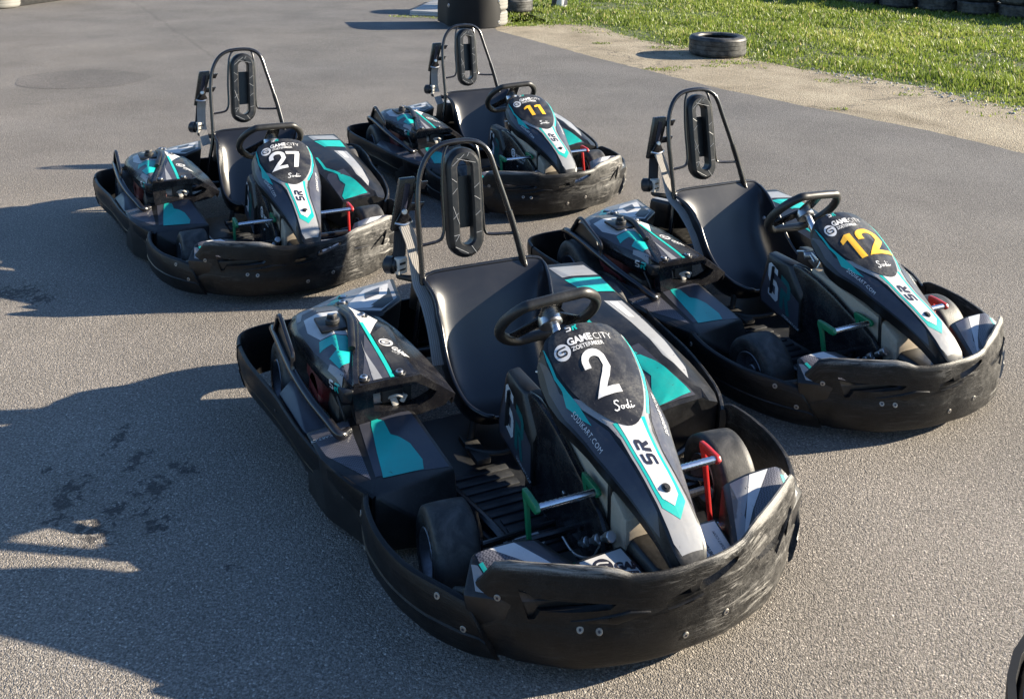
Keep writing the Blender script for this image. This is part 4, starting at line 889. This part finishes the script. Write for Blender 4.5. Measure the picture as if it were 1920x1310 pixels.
    for k in range(6): cyl(b, (.62 + .03 * k, -.10 - .006 * (k % 2), .11 + .022 * k), (.64 + .03 * k, -.10 - .006 * (k % 2), .125 + .022 * k), .011 + .003 * (k % 2), 12, bev=.002)
    fin('throttle_spring', b, M['alu'], root); b = bmesh.new()
    tube(b, [(.55, -.12, .09), (.64, -.13, .10), (.72, -.12, .14), (.74, -.10, .2)], .004); fin('throttle_cable', b, M['alu'], root); b = bmesh.new(); tube(b, [(.5, .14, .09), (.62, .16, .10), (.7, .15, .12)], .005)
    fin('brake_rod', b, M['alu'], root)
    return root, nf, (bn, FR)

kart, nose0, (BN, FR0) = build_kart()

# ------------------------------------------------------------------ race numbers
def digit(c):
    if c == '2':
        return stroke2d([(.07, .63), (.07, .74)] + arc(.30, .76, .23, 180, 20, 9, .19) + [(.53, .60), (.42, .44), (.27, .27), (.13, .085), (.60, .085)], .165)
    if c == '1':
        return merge2d(poly2d([(.20, .94), (.36, .94), (.36, 0), (.20, 0), (.20, .74)]), poly2d([(.20, .94), (.20, .74), (.04, .66), (.04, .80)]))
    if c == '7':
        return poly2d([(.04, .94), (.56, .94), (.56, .80), (.36, 0), (.19, 0), (.38, .79), (.04, .79)])
def number_obj(txt, m, parent, h, wd, cx, cy):
    g = []; adv = .62 if len(txt) == 2 else 0; x0 = -(len(txt) * .62) / 2
    for i, ch in enumerate(txt):
        a = .62 if ch != '1' else .50
        g.append(xf2d(digit(ch), wd, h, dx=0, dy=0)); 
    ws = [(.62 if ch != '1' else .46) * wd for ch in txt]; tot = sum(ws); out = []; x = -tot / 2
    for q, w in zip(g, ws): out.append(xf2d(q, 1, 1, dx=x, dy=-h * .47)); x += w
    bm = bmesh.new(); stamp(bm, BN, merge2d(*out), ((cx, cy, .6), (0, 1, 0), (-1, 0, 0), (0, 0, -1)), 0, .0044)
    return fin('race_number', bm, m, parent, recalc=False)

def kids(o): return [c for c in bpy.data.objects if c.parent == o]
def copy_tree(o, parent=None):
    c = o.copy(); C.objects.link(c)
    if parent: c.parent = parent
    for ch in kids_map.get(o, []): copy_tree(ch, c)
    return c
def descend(o): 
    out = []
    for c in kids(o): out.append(c); out += descend(c)
    return out
kids_map = {}
for o in list(bpy.data.objects):
    if o.parent: kids_map.setdefault(o.parent, []).append(o)

KARTS = [('2', 'numwhite', (.040, 3.191), -65.46, 'black and teal go-kart with a white number 2, nearest the camera', 'front'),
         ('12', 'yellow', (1.131, 4.237), -65.08, 'black and teal go-kart with a yellow number 12 on its nose', 'front'),
         ('27', 'numwhite', (-1.344, 5.293), -63.08, 'black and teal go-kart with a white number 27 on its nose', 'reel'),
         ('11', 'yellow', (-.088, 6.47), -63.65, 'black and teal go-kart with a yellow number 11, farthest back of the group', 'reel')]
GR = 'go-karts parked in two rows on the asphalt'
roots = [kart] + [copy_tree(kart) for _ in KARTS[1:]]
for o, (txt, m, (x, y), a, lab, belt) in zip(roots, KARTS):
    o.location = (x, y, 0); o.rotation_euler = (0, 0, R(a)); tag(o, lab, 'go-kart', GR)
    dd = descend(o)
    for c in dd:
        nm = c.name.split('.')[0]
        if nm == 'seat_belt':
            rv = c.get('variant') == 'reel'
            if rv != (belt == 'reel'): bpy.data.objects.remove(c)
            elif 'variant' in c: del c['variant']
    dd = descend(o)
    turn = {'2': -.10, '12': .06, '27': .02, '11': -.04}[txt]
    for c in dd:
        b_ = c.name.split('.')[0]
        if b_ == 'steering_wheel': c.rotation_euler = (Matrix.Rotation(R(-48), 3, 'Y') @ Matrix.Rotation(turn * 1.6, 3, 'Z')).to_euler()
        if b_ == 'wheel' and c.location.x > 0: c.rotation_euler = (0, 0, turn * .8)
    nf = [c for c in dd if c.name.split('.')[0] == 'nose_fairing'][0]
    if txt == '2': number_obj(txt, M[m], nf, .125, .120, .563, -.014)
    elif txt == '12': number_obj(txt, M[m], nf, .108, .180, .562, .004)
    elif txt == '11': number_obj(txt, M[m], nf, .085, .150, .550, -.004)
    elif txt == '27': number_obj(txt, M[m], nf, .105, .125, .555, -.006)
    if txt in ('27', '11'):   # logo on the tank's side panel
        tp = [c for c in dd if c.name.split('.')[0] == 'tank_side_panel']
        for c in tp:
            if sum(v.co.y for v in c.data.vertices) < 0:
                bm = bmesh.new(); bb = bvh_of(c); fr = ((0, -.3, 0), (1, 0, 0), (0, 0, 1), (0, 1, 0))
                stamp(bm, bb, disc2d(.028, 32, .47, .27), fr, 0, .001); stamp(bm, bb, xf2d(g_logo(), .032, dx=.47, dy=.27), fr, 1, .0018)
                stamp(bm, bb, xf2d(text2d('GAMECITY', .026, .001), 1, dx=.57, dy=.262), fr, 0, .001); stamp(bm, bb, xf2d(text2d('ZOETERMEER', .015), 1, dx=.565, dy=.238), fr, 0, .001)
                fin('sticker', bm, [M['numwhite'], M['ink']], c, recalc=False)

# ------------------------------------------------------------------ the setting
def sheet(name, pts, z, m):
    bm = bmesh.new(); bm.faces.new([bm.verts.new((x, y, z)) for x, y in pts]); bmesh.ops.triangulate(bm, faces=bm.faces)
    o = fin(name, bm, m, None, smooth=False); o['kind'] = 'structure'
    for p in o.data.polygons:
        pass
    return o
AE = [(-.32, 17.2), (-.30, 14.6), (-.205, 13.376), (.991, 11.188), (1.601, 10.196), (2.047, 9.464), (2.814, 8.5), (3.382, 7.833), (3.90, 7.0), (4.9, 5.3), (7.5, 1), (9, -3)]
def wob(P, step, amp, sd):
    rnd = random.Random(sd); out = []
    for a, b in zip(P[:-1], P[1:]):
        n = max(1, int(math.dist(a, b) / step))
        for k in range(n):
            t = k / n; out.append((a[0] + (b[0] - a[0]) * t + rnd.uniform(-amp, amp), a[1] + (b[1] - a[1]) * t + rnd.uniform(-amp, amp)))
    return out + [P[-1]]
AEw = wob(AE, .09, .012, 3)
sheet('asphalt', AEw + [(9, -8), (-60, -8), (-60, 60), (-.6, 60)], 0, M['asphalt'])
GE = [(-.30, 15.0), (-.05, 14.02), (.435, 14.1), (.906, 14.02), (1.203, 13.6), (1.62, 12.55), (2.167, 11.95), (2.719, 11.1), (3.102, 10.58), (3.671, 10.15), (4.08, 9.48), (4.274, 8.98), (4.6, 8.65), (5.6, 7.2), (7.2, 5), (10, 1)]
GEw = wob(GE, .12, .05, 5)
sheet('concrete_strip', [(x - .03, y - .03) for x, y in AEw] + [(11, -3)] + [(x + .1, y + .06) for x, y in GEw[::-1]], -.004, M['concrete'])
bm = bmesh.new(); bmesh.ops.create_grid(bm, x_segments=4, y_segments=4, size=400)
g = fin('ground', bm, M['soil'], None, smooth=False); g.location = (0, 100, -.010); g['kind'] = 'structure'
# faint round patch in the asphalt
bm = bmesh.new(); P = [(-4.2 + (.62 + .03 * math.sin(5 * a)) * math.cos(a), 9.58 + (.50 + .02 * math.cos(3 * a)) * math.sin(a), .002) for a in np.linspace(0, 2 * math.pi, 48, endpoint=False)]
bm.faces.new([bm.verts.new(p) for p in P]); pm = asphalt_mat(); pm.name = 'patched_asphalt'
pb = pm.node_tree.nodes['Principled BSDF']; src = pb.inputs['Base Color'].links[0].from_socket
lk(pm.node_tree, mix(pm.node_tree, 1, src, (.86, .86, .87), 'MULTIPLY'), pb.inputs['Base Color'])
o = fin('asphalt_patch', bm, pm, None, smooth=False); o['kind'] = 'structure'

# ------------------------------------------------------------------ grass
GEa = np.array(GE)
def inside_grass(x, y):      # right of / behind the grass edge
    # polyline is roughly monotone: signed distance to the nearest segment
    best = np.full(x.shape, 1e9); sgn = np.zeros(x.shape)
    for a, b in zip(GEa[:-1], GEa[1:]):
        d = b - a; L = d @ d; t = np.clip(((x - a[0]) * d[0] + (y - a[1]) * d[1]) / L, 0, 1)
        px, py = a[0] + t * d[0], a[1] + t * d[1]; dist = np.hypot(x - px, y - py)
        cr = d[0] * (y - a[1]) - d[1] * (x - a[0]); m = dist < best; best[m] = dist[m]; sgn[m] = np.sign(cr[m])
    return best * sgn
def vnoise(x, y, s, seed):
    rs = np.random.RandomState(seed); T = rs.rand(64, 64); X, Y = x * s, y * s; i, j = np.floor(X).astype(int), np.floor(Y).astype(int); f, g_ = X - i, Y - j
    f = f * f * (3 - 2 * f); g_ = g_ * g_ * (3 - 2 * g_); q = lambda a, b: T[a % 64, b % 64]
    return (q(i, j) * (1 - f) + q(i + 1, j) * f) * (1 - g_) + (q(i, j + 1) * (1 - f) + q(i + 1, j + 1) * f) * g_
N0 = 420000
y = 7.2 + 17 * np.random.rand(N0) ** 1.35; x = -.4 + np.random.rand(N0) * (.62 * y + .6)
sd = inside_grass(x, y); cl = .4 * vnoise(x, y, 1.3, 1) + .35 * vnoise(x, y, 4.0, 2) + .25 * vnoise(x, y, 9.0, 8)
keep = (sd > -.05 - 1.5 * (cl - .42)) & (np.random.rand(N0) < np.clip(.15 + 1.5 * (cl - .22), 0.08, 1)) & (np.random.rand(N0) < np.clip(.3 + sd * 1.6, .12, 1))
x, y, sd, cl = x[keep], y[keep], sd[keep], cl[keep]
# weeds in the cracks of the concrete
wx, wy = [], []
for cx, cy, r, n in ((1.62, 10.5, .13, 170), (1.85, 10.62, .09, 80), (2.25, 10.75, .10, 90), (2.5, 11.0, .16, 260), (2.9, 8.63, .06, 60), (1.15, 12.3, .08, 90), (3.35, 9.95, .16, 160), (3.8, 9.3, .1, 80), (1.9, 12.0, .15, 160), (-1.5, 14.75, .22, 500), (-1.05, 14.6, .12, 260), (.05, 13.95, .22, 900), (.3, 14.1, .25, 900)):
    a = np.random.rand(n) * 6.283; q = r * np.sqrt(np.random.rand(n)); wx.append(cx + q * np.cos(a) * 1.6); wy.append(cy + q * np.sin(a) * .8)
nw = sum(map(len, wx)); x = np.r_[x, np.concatenate(wx)]; y = np.r_[y, np.concatenate(wy)]; sd = np.r_[sd, np.full(nw, .02)]; cl = np.r_[cl, np.full(nw, .45)]
n = len(x); h = (.012 + .058 * np.random.rand(n) ** 1.7 * np.clip(-.35 + 2.4 * cl, .15, 2)) * np.clip(.55 + sd * .8, .5, 1.15); far = np.clip((y - 8) / 12, 0, 1)
wd = (.0035 + .003 * np.random.rand(n)) * (1 + .9 * far); az = np.random.rand(n) * 6.283; ln = np.random.rand(n) * .8 * h; la = np.random.rand(n) * 6.283
z0 = -.01
P = np.zeros((n, 5, 3)); cx, sx = np.cos(az) * wd, np.sin(az) * wd
P[:, 0] = np.stack([x - cx, y - sx, np.full(n, z0)], 1); P[:, 1] = np.stack([x + cx, y + sx, np.full(n, z0)], 1)
mx_, my_ = x + .35 * ln * np.cos(la), y + .35 * ln * np.sin(la)
P[:, 2] = np.stack([mx_ + cx * .8, my_ + sx * .8, z0 + h * .6], 1); P[:, 3] = np.stack([mx_ - cx * .8, my_ - sx * .8, z0 + h * .6], 1)
P[:, 4] = np.stack([x + ln * np.cos(la), y + ln * np.sin(la), z0 + h], 1)
me = bpy.data.meshes.new('grass'); me.vertices.add(n * 5); me.vertices.foreach_set('co', P.reshape(-1))
base = np.arange(n)[:, None] * 5; quads = (base + np.array([0, 1, 2, 3])); tris = (base + np.array([3, 2, 4]))
loops = np.concatenate([quads, tris], 1).reshape(-1); me.loops.add(n * 7); me.loops.foreach_set('vertex_index', loops.astype(np.int32))
me.polygons.add(n * 2); ls = (np.arange(n)[:, None] * 7 + np.array([0, 4])).reshape(-1); me.polygons.foreach_set('loop_start', ls.astype(np.int32)); me.polygons.foreach_set('loop_total', np.tile([4, 3], n).astype(np.int32))
me.update(calc_edges=True); at = me.attributes.new('tint', 'FLOAT', 'POINT')
tint = np.clip(.42 * vnoise(x, y, .9, 3) + .25 * cl + .45 * np.random.rand(n) - .05, 0, .93); tint[np.random.rand(n) < .05] = .99
at.data.foreach_set('value', np.repeat(tint, 5).astype(np.float32))
go = link('grass', me, M['grass'], None, smooth=False); go['kind'] = 'stuff'; go['label'] = 'short bright green grass and weeds beside the concrete strip'
# loose stones along the grass edge
bm = bmesh.new(); rnd = random.Random(4)
for k in range(170):
    t = rnd.random(); i = rnd.randrange(8, len(GE) - 3); a, b_ = GE[i], GE[i + 1]; px, py = a[0] + (b_[0] - a[0]) * t + rnd.gauss(.02, .13), a[1] + (b_[1] - a[1]) * t + rnd.gauss(.02, .13)
    s = rnd.uniform(.005, .014); r = bmesh.ops.create_icosphere(bm, subdivisions=1, radius=s)
    for v in r['verts']: v.co = Vector((v.co.x * rnd.uniform(.8, 1.4), v.co.y * rnd.uniform(.8, 1.3), v.co.z * rnd.uniform(.5, .9))) + Vector((px, py, s * .3))
o = fin('gravel', bm, M['pale_concrete'], None, smooth=False); o['kind'] = 'stuff'; o['label'] = 'loose pale stones scattered along the edge of the grass'

# ------------------------------------------------------------------ tyres and barriers
def car_tyre(name, loc, rad, wid, label, m='cartyre', tilt=(0, 0, 0), group=None, grooves=4):
    h = wid / 2; bm = bmesh.new(); prof = [(-h * .75, rad * .66), (-h * .92, rad * .69), (-h, rad * .80), (-h * .97, rad * .90), (-h * .86, rad * .965), (-h * .8, rad * .975)]
    for k in range(grooves):
        c = -h * .62 + 1.24 * h * k / (grooves - 1); prof += [(c - .006, rad), (c - .004, rad - .007), (c + .004, rad - .007), (c + .006, rad)]
    prof += [(h * .8, rad * .975), (h * .86, rad * .965), (h * .97, rad * .90), (h, rad * .80), (h * .92, rad * .69), (h * .75, rad * .66), (h * .6, rad * .70), (h * .5, rad * .93), (-h * .5, rad * .93), (-h * .6, rad * .70)]
    lathe(bm, prof, (0, 0, 0), (0, 0, 1), 64); o = fin(name, bm, M[m], None, angle=40); o.location = loc; o.rotation_euler = tilt
    if label: tag(o, label, 'tyre', group)
    return o
car_tyre('tyre', (2.44, 11.56, .115 - .004), .332, .235, 'single worn car tyre lying flat on the concrete at the edge of the grass')
# belted tyre barrier
def barrier(name, cx, cy, rad, hgt, a0, a1, ext, label, bolts_at, cap=False):
    root = empty(name, (cx, cy, 0)); tag(root, label, 'barrier')
    P = [(rad * math.cos(R(a0 + (a1 - a0) * k / 24)), rad * math.sin(R(a0 + (a1 - a0) * k / 24))) for k in range(25)]
    d = Vector((P[-1][0] - P[-2][0], P[-1][1] - P[-2][1])).normalized(); P += [(P[-1][0] + d.x * ext * k / 6, P[-1][1] + d.y * ext * k / 6) for k in range(1, 7)]
    secs = []
    for i, (x_, y_) in enumerate(P):
        q = Vector((x_, y_)).normalized() if i < 25 else Vector((d.y, -d.x)); q = q if i < 25 else Vector((P[24][0], P[24][1])).normalized()
        w = .006 * math.sin(i * .9)
        secs.append([(x_ + q.x * w, y_ + q.y * w, .01), (x_ + q.x * .008, y_ + q.y * .008, hgt * .5), (x_, y_, hgt), (x_ - q.x * .014, y_ - q.y * .014, hgt), (x_ - q.x * .014, y_ - q.y * .014, .01)])
    bm = bmesh.new(); loft(bm, secs); fin('rubber_belt', bm, plastic('conveyor_rubber', (.005, .005, .006), .6, .10, (.06, .06, .06), 7, .25), root, angle=40)
    if cap: bm = bmesh.new(); cyl(bm, (0, 0, hgt - .06), (0, 0, hgt - .012), rad - .016, 40, bev=.01); fin('belt_lid', bm, M['blackgloss'], root)
    for a, z in bolts_at:
        b = bmesh.new(); c = Vector((math.cos(R(a)), math.sin(R(a)), 0)); p = c * rad + Vector((0, 0, z)); cyl(b, p, p + c * .012, .028, 18, bev=.003); cyl(b, p + c * .012, p + c * .022, .013, 6); fin('bolt', b, M['alu'], root)
    return root
nst = 2
barrier('tyre_barrier', 1.235, 1.47, .40, .50, 60, 300, .1, 'black belted barrier cut off by the bottom right corner of the photo', [(235, .3)], True)
barrier('tyre_barrier', -.52, 13.86, .40, .45, -20, -165, .5, 'black rubber belted tyre barrier at the corner where asphalt meets grass', [(-30, .07), (-30, .36), (-150, .3)])
for k in range(nst):
    car_tyre('barrier_tyre', (-.395, 13.93, .11 + .215 * k), .345, .21, 'whitish painted tyre inside the belted corner barrier, %s' % ['bottom of its stack', 'top of its stack'][k], 'whitetyre', (0, 0, .4 * k), 'tyres stacked inside the corner barrier')
for k in range(3): car_tyre('barrier_tyre', (.02 - .02 * k, 15.55 + .02 * k, .11 + .215 * k), .32, .21, 'dusty tan tyre in the stack just behind the corner barrier, %s' % ['lowest one', 'second from the ground', 'highest one'][k], 'cartyre', (0, 0, k), 'tyres stacked behind the corner barrier')
barrier('tyre_barrier', -8.15, 15.25, .36, .62, -30, -170, .2, 'white tyre barrier with dark belt at the top left edge', [(-60, .3)])
bl2 = empty('tyre_barrier', (-7.3, 16.5, 0)); tag(bl2, 'long low black rubber belt barrier running back at the top left', 'barrier')
bm = bmesh.new(); secs = [[(-.45 + .42 * t, -1.2 + 1.6 * t, .01), (-.45 + .42 * t + .02, -1.2 + 1.6 * t - .02, .3), (-.45 + .42 * t, -1.2 + 1.6 * t, .6), (-.6 + .42 * t, -1.1 + 1.6 * t, .6), (-.6 + .42 * t, -1.1 + 1.6 * t, .01)] for t in np.linspace(0, 1, 12)]
loft(bm, secs); fin('rubber_belt', bm, M['black'], bl2)
for k in range(4):
    b = bmesh.new(); cyl(b, (-.36 + .11 * k, -.85 + .4 * k, .2), (-.34 + .11 * k, -.87 + .4 * k, .2), .025, 14, bev=.003); fin('bolt', b, M['alu'], bl2)
car_tyre('barrier_tyre', (-7.98, 15.28, .11), .30, .21, 'white painted tyre standing at the top left corner of the photo', 'whitetyre')
# far wall of stacked tyres behind the grass
A0, A1 = Vector((4.9, 18.8)), Vector((9.4, 14.1)); nT = 11; ordn = ['first', 'second', 'third', 'fourth', 'fifth', 'sixth', 'seventh', 'eighth', 'ninth', 'tenth', 'eleventh']
for k in range(nT):
    p = A0.lerp(A1, k / (nT - 1))
    for j in range(2): car_tyre('wall_tyre', (p.x + random.uniform(-.03, .03), p.y + random.uniform(-.03, .03), .11 + .22 * j), .325, .215, 'black tyre in the wall beyond the grass, %s stack from the left, %s' % (ordn[k], ['on the ground', 'on top'][j]), 'cartyre', (0, 0, random.random() * 6), 'tyre wall beyond the grass')
# slatted slab beside the barrier
sl = empty('slatted_slab', (-1.12, 15.6, 0)); tag(sl, 'pale slatted concrete slab lying on the asphalt in the barrier shadow', 'slab')
bm = bmesh.new(); prism(bm, [(-.42, -.75), (.55, -.95), (.75, .95), (-.15, 1.15)], 0.004, .03, 'xy', .006); fin('slab_base', bm, M['pale_concrete'], sl)
for k in range(9):
    t = (k + .5) / 9; b = bmesh.new(); p0 = Vector((-.42, -.75, 0)).lerp(Vector((-.15, 1.15, 0)), t); p1 = Vector((.55, -.95, 0)).lerp(Vector((.75, .95, 0)), t); dv = (p1 - p0)
    box(b, (p0 + p1) / 2 + Vector((0, 0, .052)), (dv.length, .15, .04), Matrix.Rotation(math.atan2(dv.y, dv.x), 3, 'Z'), .008); fin('slat', b, M['pale_concrete'], sl)
# black and white marker post in the grass
mk = empty('marker_post', (.80, 16.35, 0)); tag(mk, 'black and white chequered marker post standing in the grass', 'post')
bm = bmesh.new(); cyl(bm, (0, 0, -.01), (0, 0, .55), .13, 28, bev=.02); fin('post_body', bm, M['checkwhite'], mk)
b = bmesh.new()
for k in range(6):
    for j in range(4):
        if (k + j) % 2:
            a0 = k * math.pi / 3 + .35 * j; S1 = [[(.1325 * math.cos(a0 + q * .175), .1325 * math.sin(a0 + q * .175), .02 + .13 * j), (.1325 * math.cos(a0 + q * .175 + .2), .1325 * math.sin(a0 + q * .175 + .2), .145 + .13 * j)] for q in range(7)]
            loft(b, S1, closed=False, cap=False)
fin('black_check', b, M['ink'], mk)

# ------------------------------------------------------------------ light, sky, camera
AZ, EL = 9.0, 18.5
sun = bpy.data.lights.new('sun', 'SUN'); sun.energy = 5.0; sun.angle = R(.5); sun.color = (1, .885, .705)
so = bpy.data.objects.new('sun', sun); C.objects.link(so)
dv = Vector((math.cos(R(AZ)) * math.cos(R(EL)), math.sin(R(AZ)) * math.cos(R(EL)), math.sin(R(EL))))
so.rotation_euler = dv.to_track_quat('Z', 'Y').to_euler()
W = bpy.data.worlds.new('World'); S.world = W; W.use_nodes = True
nt = W.node_tree; bg = nt.nodes['Background']; sk = nt.nodes.new('ShaderNodeTexSky'); sk.sky_type = 'NISHITA'; sk.sun_disc = False
sk.sun_elevation = R(EL); sk.sun_rotation = R(90 - AZ); sk.ozone_density = 4.0; sk.dust_density = .4; sk.air_density = 1.1
lk(nt, mix(nt, 1, sk.outputs[0], (.91, .965, 1.06), 'MULTIPLY'), bg.inputs[0]); bg.inputs[1].default_value = .062
cam = bpy.data.cameras.new('camera'); co = bpy.data.objects.new('camera', cam); C.objects.link(co); S.camera = co
F_PX, PITCH, ROLL, HGT, CY = 1847.897, .0524373, -.0118511, 1.865714, -757.247
cam.sensor_fit = 'HORIZONTAL'; cam.sensor_width = 36; cam.lens = F_PX / 1920 * 36; cam.shift_y = CY / 1920; cam.clip_start = .05; cam.clip_end = 2000
c_, s_ = math.cos(PITCH), math.sin(PITCH); fwd = Vector((0, c_, -s_)); right = Vector((1, 0, 0)); down = Vector((0, -s_, -c_))
cr, sr = math.cos(ROLL), math.sin(ROLL); r2 = cr * right + sr * down; d2 = -sr * right + cr * down
co.matrix_world = Matrix(((r2.x, -d2.x, -fwd.x, 0), (r2.y, -d2.y, -fwd.y, 0), (r2.z, -d2.z, -fwd.z, HGT), (0, 0, 0, 1)))
S.view_settings.view_transform = 'Standard'; S.view_settings.look = 'None'; S.view_settings.exposure = 1.85; S.view_settings.gamma = 1
